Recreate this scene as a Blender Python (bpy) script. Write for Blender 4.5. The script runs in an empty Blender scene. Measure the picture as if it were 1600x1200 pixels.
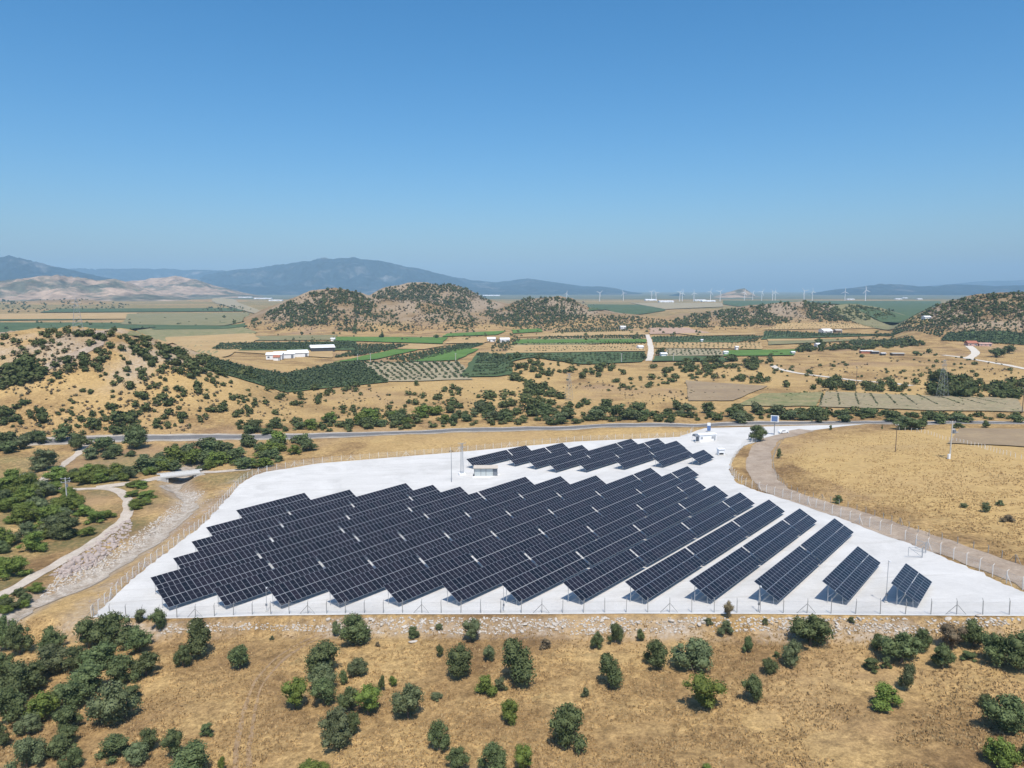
import bpy, bmesh, math, random
import numpy as np
from mathutils import Matrix, Vector

# ------------------------------------------------------------------ camera, sky, sun, exposure
SC = bpy.context.scene
COL = SC.collection
PX_F, HORIZON_V = 1148.0, 452.0          # focal length and flat-horizon line in pixels of a 1600x1200 frame
CAM_Z = 49.17
PITCH = math.atan((600 - HORIZON_V) / PX_F)
CP, SP = math.cos(PITCH), math.sin(PITCH)
cam_d = bpy.data.cameras.new('camera')
cam_d.sensor_width = 36.0
cam_d.lens = 36.0 * PX_F / 1600.0
cam_d.clip_start = 1.0
cam_d.clip_end = 60000.0
cam = bpy.data.objects.new('camera', cam_d)
COL.objects.link(cam)
cam.location = (0, 0, CAM_Z)
cam.rotation_euler = (math.pi / 2 - PITCH, 0, 0)
SC.camera = cam

SUN_EL, SUN_AZ = math.radians(62), math.radians(173)   # azimuth clockwise from +Y (the view direction)
world = bpy.data.worlds.new('World')
SC.world = world
world.use_nodes = True
wn = world.node_tree
sky = wn.nodes.new('ShaderNodeTexSky')
sky.sky_type = 'NISHITA'
sky.sun_disc = False
sky.sun_elevation = SUN_EL
sky.sun_rotation = SUN_AZ
sky.altitude = 0
sky.air_density = 1.0
sky.dust_density = 1.7
sky.ozone_density = 7.0
vivid = wn.nodes.new('ShaderNodeHueSaturation')          # the drone camera's colour rendering
vivid.inputs['Saturation'].default_value = 1.25
vivid.inputs['Hue'].default_value = 0.493
wn.links.new(sky.outputs[0], vivid.inputs['Color'])
wn.links.new(vivid.outputs[0], wn.nodes['Background'].inputs[0])
wn.nodes['Background'].inputs[1].default_value = 0.142
sun_d = bpy.data.lights.new('sun', 'SUN')
sun_d.energy = 4.7
sun_d.angle = math.radians(0.5)
sun_d.color = (1.0, 0.93, 0.82)
sun = bpy.data.objects.new('sun', sun_d)
COL.objects.link(sun)
sdir = Vector((math.sin(SUN_AZ) * math.cos(SUN_EL), math.cos(SUN_AZ) * math.cos(SUN_EL), math.sin(SUN_EL)))
sun.rotation_euler = sdir.to_track_quat('Z', 'Y').to_euler()
sun.location = sdir * 400
SC.view_settings.view_transform = 'Standard'
SC.view_settings.look = 'None'
SC.view_settings.gamma = 1.0
SC.view_settings.use_curve_mapping = False
SC.view_settings.exposure = 0.12
SC.render.engine = 'CYCLES'
SC.cycles.use_denoising = True
SC.cycles.max_bounces = 5
SC.cycles.diffuse_bounces = 2
SC.cycles.glossy_bounces = 2
SC.cycles.transparent_max_bounces = 8
SC.cycles.volume_bounces = 0

RNG = np.random.default_rng(7)
random.seed(7)

# ------------------------------------------------------------------ small helpers
def tag(o, label=None, cat=None, group=None, kind=None):
    if label: o['label'] = label
    if cat: o['category'] = cat
    if group: o['group'] = group
    if kind: o['kind'] = kind
    return o

def empty(name, loc=(0, 0, 0), rz=0.0):
    o = bpy.data.objects.new(name, None)
    o.empty_display_size = 0.3
    COL.objects.link(o)
    o.location = loc
    o.rotation_euler = (0, 0, rz)
    return o

def link(name, me, parent=None, loc=None, rot=None, scale=None):
    o = bpy.data.objects.new(name, me)
    COL.objects.link(o)
    if parent is not None: o.parent = parent
    if loc is not None: o.location = loc
    if rot is not None: o.rotation_euler = rot
    if scale is not None: o.scale = scale
    return o

def np_mesh(name, V, polys, mats, midx=None, smooth=False):
    """V (n,3); polys: list of int arrays (m,3) or (m,4)"""
    V = np.asarray(V, np.float32)
    me = bpy.data.meshes.new(name)
    me.vertices.add(len(V))
    me.vertices.foreach_set('co', V.ravel())
    loops = np.concatenate([np.asarray(p, np.int32).ravel() for p in polys])
    tot = np.concatenate([np.full(len(p), np.asarray(p).shape[1], np.int32) for p in polys])
    start = np.concatenate([[0], np.cumsum(tot)[:-1]]).astype(np.int32)
    me.loops.add(len(loops))
    me.loops.foreach_set('vertex_index', loops)
    me.polygons.add(len(tot))
    me.polygons.foreach_set('loop_start', start)
    if smooth:
        me.polygons.foreach_set('use_smooth', np.ones(len(tot), bool))
    for m in (mats if isinstance(mats, (list, tuple)) else [mats]):
        me.materials.append(m)
    if midx is not None:
        me.polygons.foreach_set('material_index', np.asarray(midx, np.int32))
    me.update(calc_edges=True)
    return me

class MB:
    """collects simple shapes into one mesh"""
    def __init__(s): s.v = []; s.f = []; s.m = []; s.mi = 0
    def add(s, vs, fs):
        b = len(s.v); s.v += [tuple(p) for p in vs]
        for f in fs: s.f.append(tuple(i + b for i in f)); s.m.append(s.mi)
    def box(s, c, d, rz=0.0, taper=1.0):
        x, y, z = d[0] / 2, d[1] / 2, d[2] / 2
        ca, sa = math.cos(rz), math.sin(rz)
        vs = []
        for k, (sx, sy, sz) in enumerate([(-1,-1,-1),(1,-1,-1),(1,1,-1),(-1,1,-1),(-1,-1,1),(1,-1,1),(1,1,1),(-1,1,1)]):
            t = taper if sz > 0 else 1.0
            px, py = sx * x * t, sy * y * t
            vs.append((c[0] + px * ca - py * sa, c[1] + px * sa + py * ca, c[2] + sz * z))
        s.add(vs, [(3,2,1,0),(4,5,6,7),(0,1,5,4),(1,2,6,5),(2,3,7,6),(3,0,4,7)])
    def bar(s, p0, p1, r0, r1=None, n=6, cap=True):
        r1 = r0 if r1 is None else r1
        p0, p1 = Vector(p0), Vector(p1)
        d = (p1 - p0).normalized()
        a = d.orthogonal().normalized(); b = d.cross(a)
        vs = []
        for p, r in ((p0, r0), (p1, r1)):
            for k in range(n):
                t = 2 * math.pi * k / n + math.pi / n
                vs.append(p + a * (r * math.cos(t)) + b * (r * math.sin(t)))
        fs = [(k, (k + 1) % n, n + (k + 1) % n, n + k) for k in range(n)]
        if cap: fs += [tuple(reversed(range(n))), tuple(range(n, 2 * n))]
        s.add(vs, fs)
    def prism(s, prof, axis_len, x0=0.0):
        """profile in (y,z), extruded along x"""
        n = len(prof)
        vs = [(x0, p[0], p[1]) for p in prof] + [(x0 + axis_len, p[0], p[1]) for p in prof]
        fs = [(k, (k + 1) % n, n + (k + 1) % n, n + k) for k in range(n)]
        fs += [tuple(reversed(range(n))), tuple(range(n, 2 * n))]
        s.add(vs, fs)
    def mesh(s, name, mats):
        me = bpy.data.meshes.new(name)
        me.from_pydata(s.v, [], s.f)
        for m in (mats if isinstance(mats, (list, tuple)) else [mats]): me.materials.append(m)
        me.polygons.foreach_set('material_index', s.m)
        bm = bmesh.new(); bm.from_mesh(me); bmesh.ops.recalc_face_normals(bm, faces=bm.faces); bm.to_mesh(me); bm.free()
        me.update()
        return me
    def build(s, name, mats, parent=None, loc=None, rot=None):
        return link(name, s.mesh(name, mats), parent, loc, rot)

# ------------------------------------------------------------------ procedural materials
def new_mat(name):
    m = bpy.data.materials.new(name); m.use_nodes = True
    return m, m.node_tree, m.node_tree.nodes['Principled BSDF']

def ramp_node(nt, cols, lo=0.3, hi=0.7):
    r = nt.nodes.new('ShaderNodeValToRGB')
    n = len(cols)
    while len(r.color_ramp.elements) < n: r.color_ramp.elements.new(0.5)
    for i, c in enumerate(cols):
        e = r.color_ramp.elements[i]
        e.position = lo + (hi - lo) * i / max(1, n - 1)
        e.color = (*c, 1)
    return r

def noise_node(nt, scale, detail=5, rough=0.6, coord=None, dist=0.0):
    n = nt.nodes.new('ShaderNodeTexNoise')
    n.inputs['Scale'].default_value = scale
    n.inputs['Detail'].default_value = detail
    n.inputs['Roughness'].default_value = rough
    n.inputs['Distortion'].default_value = dist
    if coord is not None: nt.links.new(coord, n.inputs['Vector'])
    return n

def mix_node(nt, a, b, fac, mode='MIX'):
    m = nt.nodes.new('ShaderNodeMix'); m.data_type = 'RGBA'; m.blend_type = mode
    for v, k in ((a, 6), (b, 7)):
        if isinstance(v, tuple): m.inputs[k].default_value = (*v, 1)
        else: nt.links.new(v, m.inputs[k])
    if isinstance(fac, (int, float)): m.inputs[0].default_value = fac
    else: nt.links.new(fac, m.inputs[0])
    return m.outputs[2]

def maprange(nt, v, a, b, c=0.0, d=1.0):
    n = nt.nodes.new('ShaderNodeMapRange')
    nt.links.new(v, n.inputs[0])
    for i, k in enumerate((a, b, c, d)): n.inputs[i + 1].default_value = k
    return n.outputs[0]

def math_node(nt, op, a, b=None):
    n = nt.nodes.new('ShaderNodeMath'); n.operation = op
    for i, v in enumerate((a, b)):
        if v is None: continue
        if isinstance(v, (int, float)): n.inputs[i].default_value = v
        else: nt.links.new(v, n.inputs[i])
    return n.outputs[0]

def surf(name, cols, scale=0.3, detail=6, rough=0.9, bump=0.0, bscale=None, fine=None, spec=0.2, metal=0.0, obj=False, lo=0.3, hi=0.7):
    """noise-mottled surface in world (or object) metres"""
    m, nt, b = new_mat(name)
    if obj:
        co = nt.nodes.new('ShaderNodeTexCoord').outputs['Object']
    else:
        co = nt.nodes.new('ShaderNodeNewGeometry').outputs['Position']
    n = noise_node(nt, scale, detail, 0.65, co)
    r = ramp_node(nt, cols, lo, hi)
    nt.links.new(n.outputs[0], r.inputs[0])
    col = r.outputs[0]
    if fine:
        n2 = noise_node(nt, fine[0], 4, 0.7, co)
        f = maprange(nt, n2.outputs[0], 0.3, 0.7, 1 - fine[1], 1 + fine[1])
        col = mix_node(nt, col, f, 1.0, 'MULTIPLY')
    nt.links.new(col, b.inputs['Base Color'])
    b.inputs['Roughness'].default_value = rough
    b.inputs['Specular IOR Level'].default_value = spec
    b.inputs['Metallic'].default_value = metal
    if bump:
        n3 = noise_node(nt, bscale or scale * 4, 6, 0.7, co)
        bp = nt.nodes.new('ShaderNodeBump'); bp.inputs['Strength'].default_value = 1.0
        bp.inputs['Distance'].default_value = bump
        nt.links.new(n3.outputs[0], bp.inputs['Height'])
        nt.links.new(bp.outputs[0], b.inputs['Normal'])
    return m

def leaf_mat(name, c0, c1, scale=3.0):
    m, nt, b = new_mat(name)
    tc = nt.nodes.new('ShaderNodeTexCoord')
    n = noise_node(nt, scale, 4, 0.7, tc.outputs['Object'])
    r = ramp_node(nt, [c0, c1], 0.35, 0.68)
    nt.links.new(n.outputs[0], r.inputs[0])
    oi = nt.nodes.new('ShaderNodeObjectInfo')
    hsv = nt.nodes.new('ShaderNodeHueSaturation')
    nt.links.new(r.outputs[0], hsv.inputs['Color'])
    nt.links.new(maprange(nt, oi.outputs['Random'], 0, 1, 0.485, 0.515), hsv.inputs['Hue'])
    nt.links.new(maprange(nt, oi.outputs['Random'], 0, 1, 0.8, 1.25), hsv.inputs['Value'])
    nt.links.new(hsv.outputs[0], b.inputs['Base Color'])
    b.inputs['Roughness'].default_value = 0.7
    b.inputs['Specular IOR Level'].default_value = 0.2
    return m

def far_leaf_mat(name, cols):
    """scrub: colour drifts from bush to bush over the land"""
    m, nt, b = new_mat(name)
    co = nt.nodes.new('ShaderNodeNewGeometry').outputs['Position']
    n = noise_node(nt, 0.12, 3, 0.7, co)
    r = ramp_node(nt, cols, 0.35, 0.65)
    nt.links.new(n.outputs[0], r.inputs[0])
    n2 = noise_node(nt, 0.9, 2, 0.6, co)
    col = mix_node(nt, r.outputs[0], maprange(nt, n2.outputs[0], 0.3, 0.7, 0.7, 1.3), 1.0, 'MULTIPLY')
    nt.links.new(col, b.inputs['Base Color'])
    b.inputs['Roughness'].default_value = 0.8
    b.inputs['Specular IOR Level'].default_value = 0.15
    return m

def plain(name, c, rough=0.6, metal=0.0, spec=0.4, var=0.12):
    return surf(name, [tuple(k * (1 - var) for k in c), tuple(k * (1 + var) for k in c)], 1.3, 4, rough, spec=spec, metal=metal, obj=True)

M = {}
M['leaf_dark'] = leaf_mat('leaf_dark', (0.050, 0.070, 0.026), (0.126, 0.153, 0.062))
M['leaf_grey'] = leaf_mat('leaf_grey', (0.066, 0.084, 0.038), (0.148, 0.170, 0.082))
M['leaf_bright'] = leaf_mat('leaf_bright', (0.070, 0.098, 0.018), (0.155, 0.198, 0.044))
M['leaf_dry'] = leaf_mat('leaf_dry', (0.11, 0.085, 0.05), (0.20, 0.16, 0.10))
M['scrub'] = far_leaf_mat('scrub', [(0.050, 0.068, 0.024), (0.076, 0.094, 0.034), (0.108, 0.116, 0.048)])
M['orchard'] = far_leaf_mat('orchard', [(0.050, 0.072, 0.034), (0.074, 0.096, 0.046)])
M['hedge_green'] = far_leaf_mat('hedge_green', [(0.055, 0.085, 0.028), (0.10, 0.14, 0.04)])
M['dry_scrub'] = far_leaf_mat('dry_scrub', [(0.10, 0.095, 0.05), (0.155, 0.125, 0.075), (0.20, 0.15, 0.095)])
M['bark'] = surf('bark', [(0.10, 0.075, 0.055), (0.18, 0.15, 0.12)], 6, 5, 0.95, obj=True)
M['gravel_white'] = None
M['aluminium'] = plain('aluminium', (0.40, 0.41, 0.43), 0.45, 0.6, 0.5, 0.05)
M['galvanised'] = plain('galvanised', (0.42, 0.44, 0.46), 0.5, 0.5, 0.4)
M['backsheet'] = plain('backsheet', (0.22, 0.22, 0.23), 0.7)
M['concrete'] = surf('concrete', [(0.42, 0.41, 0.39), (0.56, 0.55, 0.52)], 2.0, 6, 0.9, obj=True)
M['post_grey'] = surf('post_grey', [(0.24, 0.24, 0.24), (0.34, 0.34, 0.33)], 3.0, 5, 0.85, obj=True)
M['post_white'] = surf('post_white', [(0.62, 0.61, 0.58), (0.75, 0.74, 0.71)], 3.0, 5, 0.85, obj=True)
M['wood'] = surf('wood', [(0.10, 0.075, 0.06), (0.17, 0.13, 0.10)], 4.0, 5, 0.9, obj=True)
M['white_paint'] = plain('white_paint', (0.78, 0.79, 0.80), 0.5, var=0.04)
M['grey_paint'] = plain('grey_paint', (0.16, 0.18, 0.21), 0.5)
M['dark_metal'] = plain('dark_metal', (0.05, 0.055, 0.065), 0.5)
M['blue_paint'] = plain('blue_paint', (0.10, 0.17, 0.34), 0.5)
M['beige_roof'] = plain('beige_roof', (0.52, 0.46, 0.39), 0.8)
M['red_tile'] = surf('red_tile', [(0.30, 0.11, 0.07), (0.42, 0.18, 0.12)], 1.5, 5, 0.9)
M['pink_wall'] = surf('pink_wall', [(0.50, 0.30, 0.26), (0.6, 0.4, 0.34)], 1.0, 4, 0.9)
M['tyre'] = plain('tyre', (0.02, 0.02, 0.02), 0.8)
M['turbine_white'] = plain('turbine_white', (0.80, 0.81, 0.82), 0.4, var=0.02)
M['limestone'] = surf('limestone', [(0.33, 0.285, 0.24), (0.46, 0.42, 0.37), (0.58, 0.55, 0.51)], 1.2, 6, 0.95, obj=True)
M['limestone_pink'] = surf('limestone_pink', [(0.27, 0.215, 0.19), (0.37, 0.31, 0.28), (0.46, 0.41, 0.38)], 1.2, 6, 0.95, obj=True)
M['asphalt'] = surf('asphalt', [(0.125, 0.12, 0.12), (0.17, 0.165, 0.16)], 0.25, 6, 0.9, fine=(6, 0.12))
M['road_paint'] = surf('road_paint', [(0.55, 0.55, 0.53), (0.75, 0.75, 0.73)], 1.5, 5, 0.8)
M['shoulder'] = surf('shoulder', [(0.30, 0.25, 0.19), (0.45, 0.40, 0.34)], 0.3, 6, 0.95, fine=(3, 0.15))
M['dirt_pale'] = surf('dirt_pale', [(0.38, 0.32, 0.26), (0.52, 0.46, 0.39)], 0.25, 6, 0.95, fine=(2.2, 0.18), bump=0.05, bscale=2)
M['dirt_white'] = surf('dirt_white', [(0.50, 0.45, 0.38), (0.62, 0.57, 0.5)], 0.2, 6, 0.95, fine=(2.0, 0.1))
M['dirt_pink'] = surf('dirt_pink', [(0.25, 0.19, 0.14), (0.33, 0.262, 0.20), (0.40, 0.325, 0.255)], 0.22, 6, 0.95, fine=(2.2, 0.22), bump=0.06, bscale=2)
M['rut'] = surf('rut', [(0.22, 0.15, 0.09), (0.33, 0.23, 0.13)], 0.6, 7, 0.95, fine=(3, 0.25))
M['stream_stone'] = surf('stream_stone', [(0.23, 0.185, 0.135), (0.36, 0.31, 0.255), (0.47, 0.43, 0.375)], 0.5, 8, 0.95, fine=(2.5, 0.35), bump=0.15, bscale=1.5)
FIELD = {
 'green':  surf('field_green', [(0.070, 0.140, 0.026), (0.115, 0.195, 0.042)], 0.05, 6, 0.9, fine=(0.7, 0.15)),
 'dkgreen': surf('field_dark_green', [(0.048, 0.082, 0.032), (0.090, 0.122, 0.050)], 0.03, 6, 0.9, fine=(0.4, 0.2)),
 'olive':  surf('field_olive', [(0.16, 0.155, 0.075), (0.235, 0.205, 0.105)], 0.04, 6, 0.9, fine=(0.5, 0.2)),
 'tan':    surf('field_tan', [(0.35, 0.235, 0.105), (0.44, 0.31, 0.15)], 0.03, 6, 0.9, fine=(0.4, 0.12)),
 'soil':   surf('field_soil', [(0.24, 0.175, 0.11), (0.33, 0.25, 0.15)], 0.04, 6, 0.95, fine=(0.5, 0.12)),
 'pink':   surf('field_pink', [(0.36, 0.24, 0.17), (0.43, 0.30, 0.22)], 0.03, 6, 0.95, fine=(0.4, 0.1)),
 'pale':   surf('field_pale', [(0.26, 0.22, 0.14), (0.33, 0.28, 0.18)], 0.05, 6, 0.95, fine=(0.5, 0.2)),
 'yellowgreen': surf('field_yellow_green', [(0.13, 0.155, 0.06), (0.30, 0.24, 0.125)], 0.08, 6, 0.9, fine=(0.5, 0.25)),
 'allot': surf('field_allotment', [(0.20, 0.18, 0.105), (0.29, 0.235, 0.145), (0.225, 0.21, 0.11)], 0.09, 6, 0.95, fine=(0.5, 0.25)),
 'plain': surf('field_plain', [(0.075, 0.10, 0.065), (0.12, 0.13, 0.085), (0.20, 0.17, 0.12)], 0.0016, 5, 0.95, fine=(0.01, 0.25)),
 'white':  surf('field_white', [(0.60, 0.60, 0.60), (0.72, 0.72, 0.72)], 0.02, 4, 0.8),
}

# ------------------------------------------------------------------ terrain height field
_tab = RNG.random((256, 256)).astype(np.float32)
def vnoise(x, y):
    xi = np.floor(x).astype(np.int64); yi = np.floor(y).astype(np.int64)
    fx = x - xi; fy = y - yi
    fx = fx * fx * (3 - 2 * fx); fy = fy * fy * (3 - 2 * fy)
    a = _tab[xi & 255, yi & 255]; b = _tab[(xi + 1) & 255, yi & 255]
    c = _tab[xi & 255, (yi + 1) & 255]; d = _tab[(xi + 1) & 255, (yi + 1) & 255]
    return (a * (1 - fx) + b * fx) * (1 - fy) + (c * (1 - fx) + d * fx) * fy
def fbm(x, y, oct=4, gain=0.5):
    s = np.zeros_like(x, dtype=np.float64); a = 1.0; t = 0.0
    for k in range(oct):
        s += a * vnoise(x * 2 ** k + 17.3 * k, y * 2 ** k + 5.1 * k); t += a; a *= gain
    return s / t
def sstep(a, b, x):
    t = np.clip((x - a) / (b - a), 0, 1); return t * t * (3 - 2 * t)

def pad_height(x, y):
    X = np.clip(x, -115, 170) - 50; Y = np.clip(y, 60, 330) - 110
    return .06913 * X - .10911 * Y + .0000144 * X * X - .0002164 * X * Y + .0002348 * Y * Y

FRONT = np.array([(-110, 133), (-76, 126.5), (-59.7, 123), (-44.9, 122.7), (-21.8, 119), (0, 115.1), (20.4, 111.6), (39.4, 107.7), (56.9, 103.6), (73.2, 100), (95, 95), (130, 88)], float)
LCHAIN = np.array([(95, 95), (73.2, 100), (56.9, 103.6), (39.4, 107.7), (20.4, 111.6), (0, 115.1), (-21.8, 119), (-44.9, 122.3), (-59.7, 123.2), (-76, 126.5), (-77.6, 135), (-80.5, 150.7), (-82.4, 173.6), (-83.6, 192.2), (-87.5, 216.7), (-91.2, 240), (-91.0, 252), (-88, 257.5), (-71.8, 268.9), (-24.9, 280.4), (26.3, 296.2), (69, 299.8), (78, 311), (86, 320.5)], float)
RCHAIN = np.array([(95, 95), (84, 105), (80.3, 110.1), (80.5, 127), (79.5, 144.3), (77, 165), (74, 183.2), (68.5, 203), (67.2, 213), (70, 232.3), (78, 254), (88.2, 275.9), (103, 290), (119.2, 302.3), (140, 313), (158, 320.5)], float)
PADPOLY = np.vstack([LCHAIN, RCHAIN[::-1][:-1]])

def poly_dist(P, x, y, closed=True):
    d = np.full(x.shape, 1e9)
    n = len(P)
    for i in range(n if closed else n - 1):
        a = P[i]; b = P[(i + 1) % n]; ab = b - a; L = ab @ ab
        t = np.clip(((x - a[0]) * ab[0] + (y - a[1]) * ab[1]) / max(L, 1e-9), 0, 1)
        d = np.minimum(d, np.hypot(x - a[0] - t * ab[0], y - a[1] - t * ab[1]))
    return d
def inside(P, x, y):
    r = np.zeros(x.shape, bool); n = len(P); j = n - 1
    for i in range(n):
        xi, yi = P[i]; xj, yj = P[j]
        c = ((yi > y) != (yj > y)) & (x < (xj - xi) * (y - yi) / (yj - yi + 1e-12) + xi)
        r ^= c; j = i
    return r

STREAM = np.array([(-122, 275), (-119.5, 262), (-116.5, 247), (-112, 240), (-103.5, 229), (-97.5, 214), (-95.5, 199), (-93.3, 182), (-92.6, 170), (-92.5, 157), (-93, 148), (-95, 141), (-94.5, 132), (-95, 118), (-96, 100)], float)

def slope_of(v):
    up = (600 - v) / PX_F
    return (-SP + up * CP) / (CP + up * SP)
# ridges: distance of the crest, foot in front, foot behind, skyline as (u, v) at the crest distance, roughness
HILLS = [
 (455, 292, 720, [(-700, 500), (-300, 505), (0, 521), (60, 516), (130, 513), (190, 514), (235, 530), (300, 552), (350, 572), (400, 592), (450, 612), (480, 622)], .10, 1),
 (1330, 1060, 1700, [(330, 512), (375, 500), (420, 482), (470, 462), (500, 454), (525, 451), (550, 457), (585, 466), (620, 470), (660, 472), (700, 480), (740, 494), (790, 505), (830, 515)], .16, 2),
 (1850, 1450, 2300, [(520, 500), (570, 466), (600, 451), (640, 444), (665, 442), (685, 446), (705, 443), (730, 452), (760, 468), (800, 476), (840, 490), (870, 505)], .16, 3),
 (1560, 1200, 1900, [(740, 505), (770, 484), (800, 472), (825, 465), (850, 467), (870, 464), (895, 468), (915, 480), (960, 488), (1010, 495), (1060, 503), (1090, 508)], .2, 4),
 (1480, 1130, 1800, [(1000, 506), (1060, 492), (1120, 485), (1170, 477), (1210, 474), (1250, 470), (1290, 475), (1340, 477), (1380, 483), (1410, 492), (1450, 505)], .15, 5),
 (1060, 800, 1500, [(1380, 525), (1410, 505), (1440, 488), (1480, 472), (1520, 461), (1560, 456), (1600, 456), (1700, 455), (1900, 462), (2200, 475)], .14, 6),
 (600, 500, 680, [(760, 582), (790, 568), (830, 560), (870, 566), (920, 578), (960, 590)], .2, 7),
 (3300, 2700, 4200, [(-600, 462), (0, 474), (60, 470), (130, 468), (180, 474), (215, 482)], .2, 8),
 (3000, 2600, 3400, [(300, 484), (330, 478), (350, 475), (375, 480), (395, 486)], .2, 9),
 (3900, 3300, 4700, [(230, 472), (290, 470), (340, 466), (390, 470), (430, 476)], .15, 10),
]
def terrain(x, y):
    yf = np.interp(x, FRONT[:, 0], FRONT[:, 1])
    yy = np.maximum(y, yf)
    z = pad_height(x, yy)
    dfr = yf - y
    padi = inside(PADPOLY, x, y)
    pd = np.where(padi, 0, poly_dist(PADPOLY, x, y))
    out = sstep(0.5, 7, pd)
    z = z - 1.9 * sstep(0.2, 5.5, dfr) + 0.02 * np.maximum(dfr, 0)
    z += out * ((fbm(x / 22, y / 22, 4) - .5) * 1.6 + (fbm(x / 4 + 9, y / 4, 3) - .5) * .35)
    # gently domed golden field on the right, stream bed on the left
    z += 3.0 * np.exp(-(((x - 135) / 42) ** 2 + ((y - 215) / 55) ** 2)) * sstep(8, 32, pd)
    sd = poly_dist(STREAM, x, y, False)
    z -= out * ((1.8 + 1.3 * np.exp(-((y - 252) / 14) ** 2)) * np.exp(-(sd / 4.2) ** 2))
    w = sstep(300, 640, y)
    z = z * (1 - w) + (-15 + (fbm(x / 120, y / 120, 3) - .5) * 4 * (1 - sstep(600, 1000, y))) * w
    u = 800 + PX_F * x / (CP * y + (CAM_Z + 10) * SP)
    for (y0, yfr, yb, prof, rg, sd_) in HILLS:
        p = np.array(prof, float)
        v = np.interp(u, p[:, 0], p[:, 1])
        edge = sstep(p[0, 0] - 20, p[0, 0] + 45, u) * (1 - sstep(p[-1, 0] - 45, p[-1, 0] + 20, u))
        k = y0 / 1000.0
        y0n = y0 + (fbm(x / (260 * k) + sd_ * 7, y * 0 + sd_, 3) - .5) * 0.12 * y0
        zr = CAM_Z + slope_of(v) * y0n
        sh = np.where(y < y0n, sstep(0, 1, (y - yfr) / np.maximum(y0n - yfr, 1)) ** 1.15, 1 - sstep(0, 1, (y - y0n) / np.maximum(yb - y0n, 1)))
        h = np.maximum(zr - z, 0) * sh * edge
        nz = (fbm(x / (70 * k) + 31 * sd_, y / (70 * k), 5, .55) - .5) - .35 * np.abs(fbm(x / (38 * k) + 11 * sd_, y / (60 * k), 4, .5) - .5)
        z = z + h * (1 + nz * rg * 5.5 * (1 - 0.6 * sh ** 4))
    return z

NT, NY = 640, 820
TT = np.linspace(-1.2, 1.2, NT)
Y0, Y1 = 38.0, 20000.0
LR = math.log(Y1 / Y0) / (NY - 1)
YY = Y0 * np.exp(LR * np.arange(NY))
GX = (YY[:, None] * TT[None, :]); GY = np.repeat(YY[:, None], NT, 1)
GZ = terrain(GX.ravel(), GY.ravel()).reshape(NY, NT)

def Z(x, y):
    x = np.asarray(x, float); y = np.asarray(y, float)
    ti = np.clip((x / y + 1.2) / 2.4 * (NT - 1), 0, NT - 1.001); yi = np.clip(np.log(y / Y0) / LR, 0, NY - 1.001)
    a = ti.astype(int); b = yi.astype(int); ft = ti - a; fy = yi - b
    return (GZ[b, a] * (1 - ft) + GZ[b, a + 1] * ft) * (1 - fy) + (GZ[b + 1, a] * (1 - ft) + GZ[b + 1, a + 1] * ft) * fy

def hit(u, v):
    """where a sight line first meets the land; arrays in, (x, y, z) arrays out"""
    u = np.atleast_1d(np.asarray(u, float)); v = np.atleast_1d(np.asarray(v, float))
    dx = (u - 800) / PX_F; up = (600 - v) / PX_F
    dy = CP + up * SP; dz = -SP + up * CP
    ti = np.clip((dx / dy + 1.2) / 2.4 * (NT - 1), 0, NT - 1.001)
    a = ti.astype(int); ft = ti - a
    zc = GZ[:, a] * (1 - ft) + GZ[:, a + 1] * ft            # NY x N
    ray = CAM_Z + (dz / dy)[None, :] * YY[:, None]
    df = ray - zc
    neg = df < 0
    i = np.where(neg.any(0), np.argmax(neg, 0), NY - 1); i = np.maximum(i, 1)
    k = np.arange(len(u))
    d0 = df[i - 1, k]; d1 = df[i, k]
    t = np.clip(d0 / np.maximum(d0 - d1, 1e-9), 0, 1)
    y = YY[i - 1] * (1 - t) + YY[i] * t
    x = y * dx / dy
    return x, y, Z(x, y)
def hit1(u, v):
    x, y, z = hit(u, v); return float(x[0]), float(y[0]), float(z[0])
def depth_of(x, y, z): return y * CP - (z - CAM_Z) * SP
def mpp(x, y, z): return depth_of(x, y, z) / PX_F          # metres per pixel there

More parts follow.
